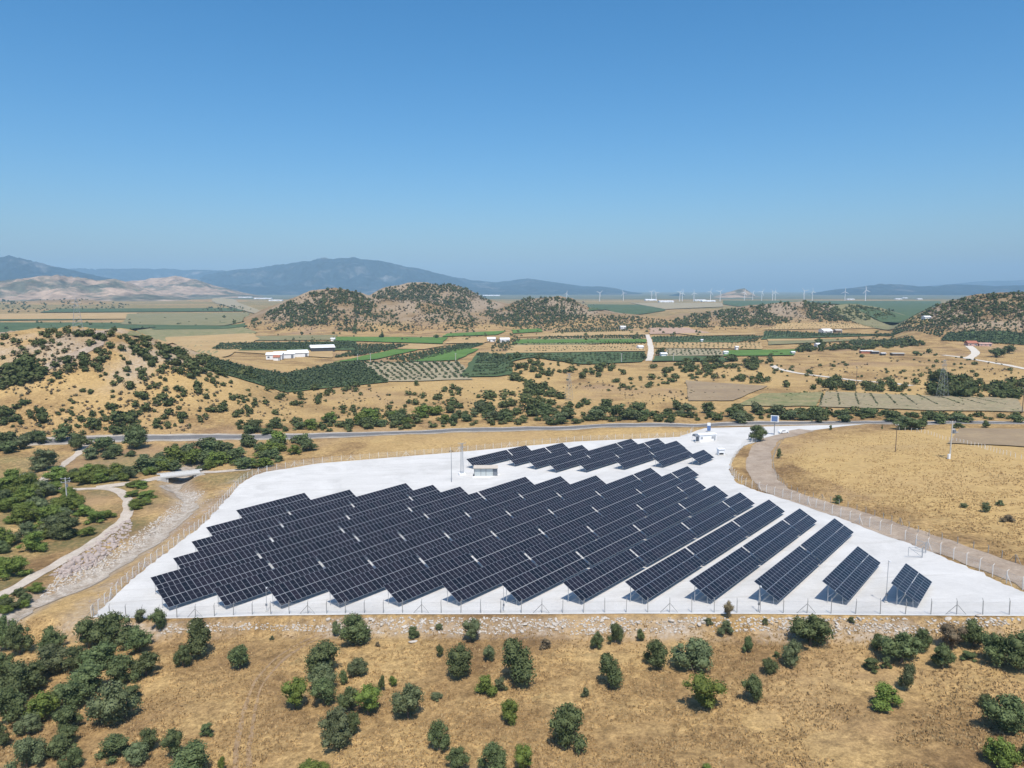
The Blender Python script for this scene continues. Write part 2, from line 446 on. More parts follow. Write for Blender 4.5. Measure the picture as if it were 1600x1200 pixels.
# ground sheet
idx = np.arange(NY * NT).reshape(NY, NT)
quads = np.stack([idx[:-1, :-1], idx[:-1, 1:], idx[1:, 1:], idx[1:, :-1]], -1).reshape(-1, 4)
def ground_material():
    m, nt, b = new_mat('dry_grassland')
    co = nt.nodes.new('ShaderNodeNewGeometry').outputs['Position']
    n1 = noise_node(nt, 0.05, 8, 0.62, co)
    r1 = ramp_node(nt, [(0.185, 0.115, 0.054), (0.285, 0.186, 0.084), (0.400, 0.272, 0.120), (0.335, 0.228, 0.105)], 0.32, 0.70)
    nt.links.new(n1.outputs[0], r1.inputs[0])
    n2 = noise_node(nt, 0.8, 7, 0.72, co)
    c = mix_node(nt, r1.outputs[0], maprange(nt, n2.outputs[0], 0.3, 0.7, 0.52, 1.42), 1.0, 'MULTIPLY')
    n4 = noise_node(nt, 0.012, 4, 0.6, co)
    n7 = noise_node(nt, 3.2, 6, 0.8, co)
    c = mix_node(nt, c, maprange(nt, n7.outputs[0], 0.3, 0.7, 0.80, 1.22), 1.0, 'MULTIPLY')
    c = mix_node(nt, c, (0.30, 0.20, 0.125), maprange(nt, n4.outputs[0], 0.52, 0.7, 0, 0.75))
    n5 = noise_node(nt, 0.11, 6, 0.75, co)
    c = mix_node(nt, c, (0.155, 0.14, 0.075), maprange(nt, n5.outputs[0], 0.60, 0.74, 0, 0.6))
    ah = nt.nodes.new('ShaderNodeAttribute'); ah.attribute_name = 'hill'
    hb = mix_node(nt, (0.160, 0.110, 0.060), (0.265, 0.185, 0.100), maprange(nt, n5.outputs[0], 0.35, 0.65, 0, 1))
    c = mix_node(nt, c, hb, math_node(nt, 'MULTIPLY', ah.outputs['Fac'], 0.92))
    at = nt.nodes.new('ShaderNodeAttribute'); at.attribute_name = 'gold'
    g = noise_node(nt, 0.4, 9, 0.8, co)
    gr = ramp_node(nt, [(0.34, 0.228, 0.098), (0.49, 0.340, 0.145), (0.56, 0.405, 0.185)], 0.3, 0.7)
    nt.links.new(g.outputs[0], gr.inputs[0])
    c = mix_node(nt, c, gr.outputs[0], math_node(nt, 'MULTIPLY', at.outputs['Fac'], maprange(nt, n1.outputs[0], 0.3, 0.6, 1.0, 0.55)))
    ar = nt.nodes.new('ShaderNodeAttribute'); ar.attribute_name = 'rocky'
    n3 = noise_node(nt, 0.9, 8, 0.75, co)
    rr = ramp_node(nt, [(0.26, 0.185, 0.115), (0.36, 0.295, 0.225), (0.50, 0.45, 0.40)], 0.36, 0.66)
    nt.links.new(n3.outputs[0], rr.inputs[0])
    c = mix_node(nt, c, rr.outputs[0], ar.outputs['Fac'])
    ag = nt.nodes.new('ShaderNodeAttribute'); ag.attribute_name = 'verdant'
    c = mix_node(nt, c, (0.10, 0.125, 0.05), math_node(nt, 'MULTIPLY', ag.outputs['Fac'], maprange(nt, n2.outputs[0], 0.3, 0.65, 0.9, 0.2)))
    nt.links.new(c, b.inputs['Base Color'])
    b.inputs['Roughness'].default_value = 0.95
    b.inputs['Specular IOR Level'].default_value = 0.1
    bp = nt.nodes.new('ShaderNodeBump'); bp.inputs['Strength'].default_value = 0.8; bp.inputs['Distance'].default_value = 0.25
    n6 = noise_node(nt, 1.6, 8, 0.75, co)
    nt.links.new(n6.outputs[0], bp.inputs['Height'])
    nt.links.new(bp.outputs[0], b.inputs['Normal'])
    return m
M['ground'] = ground_material()
gm = np_mesh('ground', np.stack([GX, GY, GZ], -1).reshape(-1, 3), [quads], M['ground'], smooth=True)
fx, fy = GX.ravel(), GY.ravel()
rocky = np.zeros(len(fx)); gold = np.zeros(len(fx)); verd = np.zeros(len(fx))
near = fy < 420
xf, yf_ = fx[near], fy[near]
dfr = np.interp(xf, FRONT[:, 0], FRONT[:, 1]) - yf_
emb = sstep(0.6, 2.0, dfr) * (1 - sstep(3.8, 6.5, dfr)) * (xf > -80)
emb *= np.clip(0.15 + 1.1 * (fbm(xf / 9, yf_ / 9, 3) - .36) * 2.4, 0, .9) * (1 - 0.6 * sstep(45, 75, xf))
sdn = poly_dist(STREAM, xf, yf_, False)
pdn = np.where(inside(PADPOLY, xf, yf_), 0, poly_dist(PADPOLY, xf, yf_))
left_bank = (1 - sstep(3, 9, pdn)) * (xf < -70) * 0.55 * np.clip(fbm(xf / 5, yf_ / 5, 3) * 2 - .4, 0, 1)
rocky[near] = np.clip(np.maximum(np.maximum(emb, left_bank), (1 - sstep(2.5, 7.0, sdn)) * 0.7), 0, 1)
rf = ((xf > 92) & (yf_ > 120) & (yf_ < 300)) * sstep(10, 26, pdn)
bf = sstep(262, 272, yf_) * (1 - sstep(318, 326, yf_)) * (xf > -60) * (xf < 80) * 0.55
gold[near] = np.clip(rf + bf, 0, 1)
far = (fy > 330) & (fy < 640)
gold[far] += sstep(330, 380, fy[far]) * (1 - sstep(560, 640, fy[far])) * np.clip(fbm(fx[far] / 60, fy[far] / 60, 3) * 2.2 - .55, 0, .85)
verd[near] = np.clip((xf < -92) * sstep(2, 10, sdn) * (yf_ < 290) * np.clip(fbm(xf / 14 + 5, yf_ / 14, 3) * 2.4 - .85, 0, .9), 0, 1)
hl = (fy > 780) & (fy < 2400) & (GZ.ravel() > -9)
rocky[hl] = np.clip(fbm(fx[hl] / 45, fy[hl] / 45, 4) * 2.6 - 1.0, 0, .5) * sstep(-9, 8, GZ.ravel()[hl])
lh = (fy > 330) & (fy < 620) & (fx < -120) & (GZ.ravel() > -5)
rocky[lh] = np.clip(fbm(fx[lh] / 25, fy[lh] / 25, 4) * 3.0 - 1.25, 0, .7) * sstep(-5, 6, GZ.ravel()[lh])
fp = (fy > 1500) & (GZ.ravel() < -11)
verd[fp] = np.clip(fbm(fx[fp] / 500, fy[fp] / 260, 4) * 2.4 - .45, 0.15, .95)
hill = ((fy > 780) & (fy < 4800)) * sstep(-13, 4, GZ.ravel())
for nm, arr in (('rocky', rocky), ('hill', hill), ('gold', gold), ('verdant', verd)):
    a = gm.attributes.new(nm, 'FLOAT', 'POINT'); a.data.foreach_set('value', arr.astype(np.float32))
ground = link('ground', gm)
tag(ground, 'dry golden grassland and valley floor reaching to the horizon', 'ground', kind='structure')

# ------------------------------------------------------------------ distant mountains (each its own relief)
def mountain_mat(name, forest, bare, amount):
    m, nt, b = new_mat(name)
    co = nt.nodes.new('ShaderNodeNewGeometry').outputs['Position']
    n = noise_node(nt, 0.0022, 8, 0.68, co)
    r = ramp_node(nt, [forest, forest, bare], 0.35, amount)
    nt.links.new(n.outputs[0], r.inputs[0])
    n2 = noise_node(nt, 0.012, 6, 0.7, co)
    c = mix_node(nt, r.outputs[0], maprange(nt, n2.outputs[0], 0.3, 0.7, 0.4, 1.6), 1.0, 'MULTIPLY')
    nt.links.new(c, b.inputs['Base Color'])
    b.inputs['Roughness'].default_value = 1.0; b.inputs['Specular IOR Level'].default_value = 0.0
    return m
M['mount_hazy_forest'] = mountain_mat('mountain_hazy_forest', (0.028, 0.048, 0.062), (0.22, 0.215, 0.21), 0.76)  # blue of the distant haze is put into the forest colour
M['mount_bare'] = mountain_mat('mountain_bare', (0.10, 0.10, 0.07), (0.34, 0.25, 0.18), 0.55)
def mountain(name, label, prof, yc, yfr, yb, mat, rough=.35, seed=1, nx=240, ny=70):
    p = np.array(prof, float)
    us = np.linspace(p[0, 0], p[-1, 0], nx)
    tt = (us - 800) / PX_F
    yy = np.linspace(yfr, yb, ny)
    Yg = np.repeat(yy[:, None], nx, 1); Xg = Yg * tt[None, :]
    zr = CAM_Z + slope_of(np.interp(us, p[:, 0], p[:, 1])) * yc
    zr = np.repeat(zr[None, :], ny, 0)
    ycn = yc + (fbm(Xg / (yc * .12) + seed * 9, Yg * 0 + seed, 3) - .5) * (yb - yfr) * .35
    zr = CAM_Z + (zr - CAM_Z) * ycn / yc
    sh = np.where(Yg < ycn, np.clip((Yg - yfr) / np.maximum(ycn - yfr, 1), 0, 1), np.clip((yb - Yg) / np.maximum(yb - ycn, 1), 0, 1))
    sh = sh * (0.55 + 0.45 * sh)
    s = yc * 0.05
    rid = 1 - 2 * np.abs(fbm(Xg / s + seed * 13, Yg / (s * 1.5) + seed, 5, .55) - .5) * 2
    edge = sstep(0, .06, (us - us[0]) / (us[-1] - us[0])) * (1 - sstep(.94, 1, (us - us[0]) / (us[-1] - us[0])))
    h = np.maximum(zr + 15, 0) * sh * edge[None, :]
    zz = -17 + h * (1 + (rid - .55) * rough * 1.7 * (1 - sh ** 3)) + h * .10 * (fbm(Xg / (s * .3), Yg / (s * .3), 3) - .5)
    zz[0, :] = -17; zz[-1, :] = -17
    ix = np.arange(nx * ny).reshape(ny, nx)
    q = np.stack([ix[:-1, :-1], ix[:-1, 1:], ix[1:, 1:], ix[1:, :-1]], -1).reshape(-1, 4)
    o = link(name, np_mesh(name, np.stack([Xg, Yg, zz], -1).reshape(-1, 3), [q], mat, smooth=True))
    return tag(o, label, 'mountain', kind='structure')
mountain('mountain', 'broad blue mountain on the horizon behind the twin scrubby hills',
   [(280, 445), (330, 428), (375, 421), (420, 417), (470, 409), (510, 404), (545, 402), (590, 406), (640, 416), (690, 428), (735, 437), (775, 441), (800, 437), (825, 435), (860, 440), (890, 444), (910, 447), (935, 447), (960, 450), (985, 456), (1020, 460), (1045, 463)], 12000, 8600, 15500, M['mount_hazy_forest'], .5, 1, 340, 90)
mountain('mountain', 'blue peak at the left edge of the skyline', [(-700, 415), (-300, 420), (-60, 408), (0, 403), (25, 399), (50, 405), (85, 414), (120, 422), (165, 432), (230, 446), (290, 456)], 9000, 6800, 11500, M['mount_hazy_forest'], .5, 2)
mountain('mountain', 'long level blue ridge behind the left peak', [(40, 440), (100, 420), (150, 419), (200, 420), (260, 419), (300, 421), (350, 422), (420, 430), (470, 448)], 15000, 12500, 17500, M['mount_hazy_forest'], .4, 3)
mountain('hills', 'bare pinkish hills beyond the plain on the left', [(-500, 440), (-100, 436), (0, 440), (45, 434), (100, 427), (130, 432), (160, 437), (185, 435), (215, 444), (255, 456), (300, 466), (345, 474)], 5000, 4000, 6500, M['mount_bare'], .5, 4)
mountain('hills', 'wooded hills with a quarry scar left of the broad mountain', [(150, 462), (200, 440), (240, 435), (280, 431), (310, 436), (340, 446), (380, 456), (420, 464), (480, 470)], 6500, 5400, 8000, M['mount_bare'], .5, 5)
mountain('mountain', 'low blue range on the right of the skyline', [(1225, 463), (1265, 458), (1300, 452), (1330, 449), (1372, 443), (1400, 444), (1430, 447), (1455, 447), (1480, 444), (1520, 445), (1550, 447), (1600, 445), (1750, 442), (1900, 450), (2100, 460)], 10000, 8000, 12500, M['mount_hazy_forest'], .5, 6)
mountain('mountain', 'faint far range above the right edge', [(1380, 452), (1450, 446), (1530, 439), (1600, 437), (1800, 436), (2000, 446)], 17000, 15000, 19000, M['mount_hazy_forest'], .3, 7)
mountain('hills', 'lone rocky hill on the plain among the wind turbines', [(1105, 466), (1122, 461), (1135, 456), (1148, 452), (1160, 450), (1168, 455), (1178, 462), (1195, 466)], 6000, 5600, 6500, M['mount_bare'], .5, 8, 90, 40)
mountain('hills', 'small low hill on the plain left of the rocky one', [(1030, 466), (1045, 461), (1058, 458), (1070, 462), (1090, 466)], 7500, 7000, 8200, M['mount_hazy_forest'], .5, 9, 70, 30)

# ------------------------------------------------------------------ draped sheets: gravel pad, roads, fields
def grid_sheet(name, P, mat, off, smooth=True):
    """P: (n, m, 2) array of x, y; draped on the land"""
    n, m_, _ = P.shape
    zz = Z(P[..., 0].ravel(), P[..., 1].ravel()) + off
    V = np.column_stack([P.reshape(-1, 2), zz])
    ix = np.arange(n * m_).reshape(n, m_)
    q = np.stack([ix[:-1, :-1], ix[:-1, 1:], ix[1:, 1:], ix[1:, :-1]], -1).reshape(-1, 4)
    return link(name, np_mesh(name, V, [q], mat, smooth=smooth))

def resample(pts, step):
    pts = np.asarray(pts, float)
    # Catmull-Rom then even spacing
    P = np.vstack([2 * pts[0] - pts[1], pts, 2 * pts[-1] - pts[-2]])
    out = []
    for i in range(1, len(P) - 2):
        t = np.linspace(0, 1, 24, endpoint=False)[:, None]
        a, b, c, d = P[i - 1], P[i], P[i + 1], P[i + 2]
        out.append(.5 * (2 * b + (c - a) * t + (2 * a - 5 * b + 4 * c - d) * t ** 2 + (3 * b - a - 3 * c + d) * t ** 3))
    out = np.vstack(out + [pts[-1:]])
    L = np.concatenate([[0], np.cumsum(np.hypot(*np.diff(out, axis=0).T))])
    s = np.linspace(0, L[-1], max(2, int(L[-1] / step) + 1))
    return np.column_stack([np.interp(s, L, out[:, 0]), np.interp(s, L, out[:, 1])])

def strip(name, pts, width, mat, off, step=2.0, cols=6, wob=0.0, shift=0.0, seed=0):
    c = resample(pts, step)
    t = np.gradient(c, axis=0); t /= np.maximum(np.hypot(t[:, 0], t[:, 1]), 1e-9)[:, None]
    nrm = np.column_stack([t[:, 1], -t[:, 0]])
    k = np.arange(len(c)) * step
    wl = width / 2 + wob * (fbm(k / 6 + seed, k * 0 + 3, 3) - .5) * 2
    wr = width / 2 + wob * (fbm(k / 6 + seed + 50, k * 0 + 8, 3) - .5) * 2
    fr = np.linspace(0, 1, cols)
    P = c[:, None, :] + nrm[:, None, :] * (shift + (-wl[:, None] + (wl + wr)[:, None] * fr[None, :]))[..., None]
    return grid_sheet(name, P, mat, off)

def px_path(pp): 
    a = np.array(pp, float); x, y, z = hit(a[:, 0], a[:, 1]); return np.column_stack([x, y])

def pad_material():
    m, nt, b = new_mat('white_gravel')
    co = nt.nodes.new('ShaderNodeNewGeometry').outputs['Position']
    n = noise_node(nt, 0.08, 7, 0.6, co, 1.0)
    r = ramp_node(nt, [(0.475, 0.468, 0.452), (0.545, 0.537, 0.52), (0.595, 0.586, 0.568)], 0.3, 0.68)
    nt.links.new(n.outputs[0], r.inputs[0])
    n2 = noise_node(nt, 1.5, 6, 0.75, co)
    c = mix_node(nt, r.outputs[0], maprange(nt, n2.outputs[0], 0.3, 0.7, 0.93, 1.06), 1.0, 'MULTIPLY')
    mp = nt.nodes.new('ShaderNodeMapping'); mp.inputs['Scale'].default_value = (0.03, 0.45, 0.2); mp.inputs['Rotation'].default_value = (0, 0, -0.92)
    nt.links.new(co, mp.inputs[0])
    n3 = noise_node(nt, 1.0, 5, 0.65, mp.outputs[0], 0.8)
    c = mix_node(nt, c, (0.40, 0.385, 0.355), maprange(nt, n3.outputs[0], 0.54, 0.72, 0, 0.5))
    n5 = noise_node(nt, 0.35, 6, 0.75, co, 1.5)
    c = mix_node(nt, c, (0.42, 0.40, 0.36), maprange(nt, n5.outputs[0], 0.60, 0.72, 0, 0.45))
    nt.links.new(c, b.inputs['Base Color']); b.inputs['Roughness'].default_value = 0.95; b.inputs['Specular IOR Level'].default_value = 0.1
    bp = nt.nodes.new('ShaderNodeBump'); bp.inputs['Distance'].default_value = 0.04
    n4 = noise_node(nt, 6, 5, 0.7, co); nt.links.new(n4.outputs[0], bp.inputs['Height']); nt.links.new(bp.outputs[0], b.inputs['Normal'])
    return m
M['gravel_white'] = pad_material()
ys = np.arange(95.05, 320.4, 0.7)
def chain_x(ch, y): return np.interp(y, ch[:, 1], ch[:, 0])
xl = chain_x(LCHAIN, ys) + (fbm(ys / 2.2, ys * 0 + 2, 4) - .5) * 1.5 * sstep(124, 130, ys)
xr = chain_x(RCHAIN, ys) + (fbm(ys / 2.2, ys * 0 + 40, 4) - .5) * 1.7
fr = np.linspace(0, 1, 90)
PP = np.stack([xl[:, None] + (xr - xl)[:, None] * fr[None], np.repeat(ys[:, None], 90, 1)], -1)
pad = grid_sheet('gravel_pad', PP, M['gravel_white'], 0.07)
tag(pad, 'white crushed gravel yard that the solar rows stand on', 'gravel yard', kind='structure')

ROAD = np.array([(-420, 285), (-330, 296), (-260, 304), (-200, 310), (-157.8, 314), (-100, 320), (-28.8, 326), (40, 329), (108, 328), (170, 324), (224, 319), (300, 312), (420, 300)], float)
tag(strip('road_shoulder', ROAD, 11.0, M['shoulder'], 0.10, 3, 6, 0.8), 'pale gravel shoulders under the asphalt road', 'road', kind='structure')
tag(strip('road', ROAD, 6.8, M['asphalt'], 0.16, 3, 6, 0.1), 'grey asphalt road crossing behind the solar yard', 'road', kind='structure')
tag(strip('road_marking', ROAD, 0.22, M['road_paint'], 0.19, 3, 2, 0, 3.1), 'white edge line on the near side of the asphalt road', 'road marking', kind='structure')
tag(strip('road_marking', ROAD, 0.22, M['road_paint'], 0.19, 3, 2, 0, -3.1), 'white edge line on the far side of the asphalt road', 'road marking', kind='structure')
tag(strip('dirt_road', px_path([(1262, 672), (1245, 676), (1210, 686), (1193, 698), (1186, 716), (1190, 740), (1212, 764), (1258, 782), (1330, 805), (1400, 830), (1465, 852), (1530, 876), (1600, 903), (1680, 940)]), 7.8, M['dirt_pink'], 0.09, 1.5, 8, 0.9), 'pinkish dirt road curving round the golden field beside the yard fence', 'dirt road', kind='structure')
tag(strip('dirt_road', px_path([(140, 691), (122, 708), (98, 728), (74, 745), (66, 756), (82, 764), (120, 765), (160, 763), (185, 768), (199, 782), (200, 800), (185, 820), (150, 845), (105, 872), (55, 900), (0, 930), (-60, 965)]), 3.0, M['dirt_pale'], 0.11, 1.5, 6, 0.7), 'pale dirt track winding from the asphalt road down past the stream', 'dirt road', kind='structure')
tag(strip('dirt_road', px_path([(-60, 790), (0, 770), (40, 764), (80, 763)]), 4.2, M['dirt_pale'], 0.14, 1.5, 6, 0.5), 'short pale track joining from the left edge', 'dirt road', kind='structure')
tag(strip('dirt_road', px_path([(150, 762), (190, 757), (235, 750), (256, 746)]), 4.0, M['dirt_pale'], 0.15, 1.5, 6, 0.5), 'dirt track leading to the small bridge', 'dirt road', kind='structure')
tag(strip('dirt_road', px_path([(298, 741), (330, 738), (360, 736), (392, 733)]), 3.6, M['dirt_pale'], 0.13, 1.5, 6, 0.5), 'worn track from the bridge to the yard corner', 'dirt road', kind='structure')
tag(strip('stream_bed', STREAM, 5.0, M['stream_stone'], 0.10, 1.0, 10, 2.6), 'dry pale stony stream bed beside the yard', 'stream bed', kind='structure')
tag(strip('dirt_road', px_path([(1208, 571), (1215, 576), (1245, 583), (1290, 589), (1340, 595), (1390, 599), (1425, 603)]), 5.5, M['dirt_white'], 0.25, 6, 4, 0.6), 'white track across the tan field on the right', 'dirt road', kind='structure')
tag(strip('dirt_road', px_path([(1474, 555), (1505, 559), (1540, 565), (1575, 571), (1610, 578)]), 6.5, M['dirt_white'], 0.25, 6, 4, 0.6), 'pale straight track below the red roofed farm', 'dirt road', kind='structure')
tag(strip('dirt_road', px_path([(1512, 561), (1524, 553), (1520, 546), (1514, 541)]), 7.5, M['dirt_white'], 0.32, 6, 4, 0.6), 'pale drive up to the red roofed farm', 'dirt road', kind='structure')
tag(strip('dirt_road', px_path([(1013, 564), (1016, 556), (1017, 546), (1016, 538), (1014, 530), (1011, 523)]), 6.0, M['dirt_white'], 0.3, 8, 4, 0.8), 'white farm lane running straight away between orchards', 'dirt road', kind='structure')
tag(strip('dirt_road', px_path([(68, 577), (100, 562), (130, 550), (152, 538), (158, 526), (157, 518)]), 5.5, M['dirt_pink'], 0.3, 3, 4, 1.2), 'brown track climbing the scrubby left hill', 'dirt road', kind='structure')

for sh_, lb in ((-.75, 'left'), (.75, 'right')):
    tag(strip('wheel_track', px_path([(505, 990), (470, 1008), (432, 1035), (402, 1072), (388, 1120), (380, 1165), (378, 1215)]), 0.5, M['rut'], 0.035, 0.7, 3, .3, sh_, 7 + sh_), f'faint {lb} wheel rut worn into the dry slope', 'wheel track', kind='structure')
def field(poly, kind, label, lift=0.25, n=26):
    """quad patch given by four picture corners (near-left, near-right, far-right, far-left)"""
    a = np.array(poly, float); x, y, z = hit(a[:, 0], a[:, 1]); c = np.column_stack([x, y])
    s = np.linspace(0, 1, n)
    P = ((1 - s)[:, None, None] * ((1 - s)[None, :, None] * c[0] + s[None, :, None] * c[1]) + s[:, None, None] * ((1 - s)[None, :, None] * c[3] + s[None, :, None] * c[2]))
    d = float(np.mean(y))
    w = (fbm(P[..., 0].ravel() / 25, P[..., 1].ravel() / 25, 3).reshape(n, n) - .5) * min(10, d * .006)
    edge = np.zeros((n, n)); edge[0, :] = edge[-1, :] = edge[:, 0] = edge[:, -1] = 1
    P = P + (w * edge)[..., None]
    o = grid_sheet('field', P, FIELD[kind], lift + d * 0.0006)
    return tag(o, label, 'field', kind='structure')
FIELDS = [
 # far plain
 ([(-100, 503), (345, 497), (350, 492), (-100, 500)], 'dkgreen', 'dark green band of plain behind the left hill', .2),
 ([(-100, 518), (210, 514), (360, 503), (-100, 504)], 'dkgreen', 'deep green crop strip on the plain behind the left hill', .3),
 ([(-100, 500), (215, 499), (215, 489), (-100, 492)], 'tan', 'tan stubble strip on the left plain', .4),
 ([(190, 508), (380, 503), (390, 489), (200, 491)], 'olive', 'olive field on the left plain', .5),
 ([(200, 528), (400, 520), (370, 509), (215, 513)], 'yellowgreen', 'yellow green field right of the left hill crest', .35),
 ([(240, 516), (385, 511), (385, 505), (240, 507)], 'dkgreen', 'thin dark green strip on the left plain', .6),
 ([(60, 489), (380, 487), (380, 482), (90, 483)], 'dkgreen', 'dark green strip under the far pink hills', .5),
 ([(245, 544), (405, 530), (395, 521), (260, 528)], 'tan', 'tan field at the foot of the first scrubby hill', .45),
 ([(920, 487), (1040, 486), (1035, 477), (918, 476)], 'dkgreen', 'dark green plain behind the middle hills', .4),
 ([(1040, 484), (1130, 480), (1128, 474), (985, 474)], 'pale', 'pale bare plain below the wind turbines', .5),
 ([(1130, 476), (1480, 482), (1470, 471), (1130, 470)], 'dkgreen', 'green plain stretching below the right turbines', .4),
 ([(1300, 486), (1440, 492), (1440, 484), (1300, 480)], 'olive', 'olive plain in the gap between the right hills', .6),
 ([(330, 470), (470, 470), (470, 464), (345, 464)], 'pale', 'pale works area at the foot of the broad mountain', .4),
 # valley fields
 ([(395, 533), (525, 532), (525, 524), (400, 526)], 'olive', 'olive stubble strip left of the bright green strip', .3),
 ([(525, 533), (690, 538), (700, 528), (525, 527)], 'green', 'bright green strip below the first scrubby hill', .45),
 ([(690, 527), (775, 524), (790, 518), (700, 522)], 'green', 'small bright green field below the saddle of the hills', .5),
 ([(800, 522), (850, 519), (845, 514), (800, 516)], 'green', 'green patch under the middle rocky hill', .5),
 ([(620, 546), (663, 547), (702, 540), (640, 538)], 'tan', 'tan field between the orchards', .55),
 ([(692, 538), (757, 537), (778, 529), (717, 529)], 'tan', 'tan field running to the farm yard', .6),
 ([(520, 567), (590, 562), (655, 547), (615, 547)], 'green', 'bright green field right of the white sheds', .5),
 ([(645, 566), (712, 564), (748, 546), (702, 546)], 'green', 'bright green field between two dark orchards', .5),
 ([(340, 549), (520, 560), (520, 548), (350, 545)], 'tan', 'tan yard around the white sheds', .35),
 ([(560, 598), (740, 594), (718, 566), (525, 568)], 'pale', 'pale orchard floor with trees in fanning rows', .3),
 ([(320, 578), (606, 598), (560, 566), (330, 562)], 'dkgreen', 'dark orchard floor below the white sheds', .4),
 ([(330, 549), (558, 548), (556, 534), (345, 537)], 'dkgreen', 'dark orchard floor above the white sheds', .4),
 ([(640, 566), (660, 566), (757, 538), (720, 538)], 'dkgreen', 'dark orchard floor between the two green fields', .42),
 ([(720, 590), (800, 586), (800, 555), (745, 552)], 'dkgreen', 'dark orchard floor right of the fanning rows', .45),
 ([(800, 550), (845, 548), (1010, 529), (815, 530)], 'olive', 'olive orchard floor left of the farm lane', .4),
 ([(800, 528), (1008, 524), (1006, 518), (870, 521)], 'tan', 'tan strip above the dotted orchard', .5),
 ([(800, 538), (1010, 536), (1010, 531), (810, 532)], 'green', 'thin green strip inside the dotted orchard', .6),
 ([(790, 553), (1008, 550), (1008, 539), (800, 541)], 'tan', 'tan dotted orchard floor left of the lane', .65),
 ([(800, 566), (1005, 566), (1008, 551), (790, 553)], 'dkgreen', 'green orchard strip left of the lane end', .55),
 ([(1022, 535), (1150, 536), (1190, 526), (1018, 527)], 'dkgreen', 'dark orchard floor right of the lane', .5),
 ([(1022, 545), (1190, 547), (1190, 537), (1022, 536)], 'tan', 'tan orchard floor right of the lane with dotted rows', .55),
 ([(1040, 558), (1130, 557), (1125, 547), (1040, 546)], 'pale', 'pale orchard floor with rows right of the big lane tree', .6),
 ([(1130, 558), (1240, 556), (1245, 547), (1130, 549)], 'green', 'bright green field right of the lane orchards', .65),
 ([(1020, 566), (1140, 566), (1130, 559), (1022, 558)], 'dkgreen', 'green verge at the near end of the lane', .7),
 ([(1015, 523), (1110, 521), (1075, 513), (1015, 513)], 'pink', 'pinkish bare slope above the lane', .4),
 ([(1090, 526), (1180, 524), (1180, 521), (1060, 522)], 'tan', 'thin pale stubble strip above the right orchard', .6),
 ([(1190, 516), (1378, 514), (1382, 507), (1222, 506)], 'tan', 'tan terraced field with fine vine rows below the right ridge', .4),
 ([(1190, 531), (1390, 524), (1420, 514), (1195, 518)], 'dkgreen', 'dark orchard floor below the right ridge', .45),
 ([(1200, 540), (1390, 530), (1425, 522), (1200, 531)], 'olive', 'olive strip below the right orchards', .55),
 ([(1200, 534), (1280, 533), (1280, 530), (1200, 531)], 'tan', 'thin tan strip below the right orchard', .7),
 ([(1375, 510), (1425, 512), (1455, 506), (1385, 502)], 'tan', 'tan clearing between the two right hills', .6),
 ([(1470, 532), (1620, 540), (1620, 522), (1480, 522)], 'dkgreen', 'dark orchard floor under the right hill', .45),
 ([(1077, 627), (1145, 627), (1200, 604), (1071, 595)], 'soil', 'ploughed grey brown field behind the hedgerow', .25),
 ([(1150, 634), (1275, 636), (1285, 614), (1190, 616)], 'yellowgreen', 'weedy green field beside the ploughed one', .3),
 ([(1278, 637), (1600, 645), (1590, 624), (1290, 613)], 'allot', 'pale allotment field divided by low hedges', .32),
 ([(1480, 694), (1610, 700), (1610, 671), (1500, 670)], 'soil', 'greyish mown field behind the golden field fence', .2),
]
n_ = 60
py_ = np.geomspace(4750, 19600, n_); px_ = np.linspace(-.95, .95, n_)
tag(grid_sheet('far_plain', np.stack([py_[:, None] * px_[None], np.repeat(py_[:, None], n_, 1)], -1), FIELD['plain'], 1.0), 'patchwork of far fields below the mountains', 'plain', kind='structure')
for poly, kind, label, lift in FIELDS:
    field(poly, kind, label, lift)

# ------------------------------------------------------------------ solar tables
AZ, TILT = 0.65615, 0.51022
RDIR = np.array([math.sin(AZ), math.cos(AZ)]); NDIR = np.array([-math.cos(AZ), math.sin(AZ)])
PITCHX, MOD_W, MOD_L, GAPY = 1.125, 1.10, 2.28, 0.05
LOWZ = 0.8
def glass_material():
    m, nt, b = new_mat('panel_glass')
    tc = nt.nodes.new('ShaderNodeTexCoord')
    sp = nt.nodes.new('ShaderNodeSeparateXYZ'); nt.links.new(tc.outputs['Generated'], sp.inputs[0])
    def lines(val, n, w):
        f = math_node(nt, 'FRACT', math_node(nt, 'MULTIPLY', val, n))
        d = math_node(nt, 'ABSOLUTE', math_node(nt, 'SUBTRACT', f, 0.5))
        return math_node(nt, 'GREATER_THAN', d, 0.5 - w)
    cell = math_node(nt, 'MAXIMUM', lines(sp.outputs[0], 6, 0.02), lines(sp.outputs[1], 24, 0.02))
    mid = math_node(nt, 'LESS_THAN', math_node(nt, 'ABSOLUTE', math_node(nt, 'SUBTRACT', sp.outputs[1], 0.5)), 0.008)
    oi = nt.nodes.new('ShaderNodeObjectInfo')
    base = mix_node(nt, (0.007, 0.009, 0.015), (0.017, 0.015, 0.023), oi.outputs['Random'])
    c = mix_node(nt, base, (0.020, 0.023, 0.034), cell)
    c = mix_node(nt, c, (0.13, 0.14, 0.16), mid)
    nt.links.new(c, b.inputs['Base Color'])
    b.inputs['Roughness'].default_value = 0.22
    b.inputs['Specular IOR Level'].default_value = 0.22
    return m
M['panel_glass'] = glass_material()
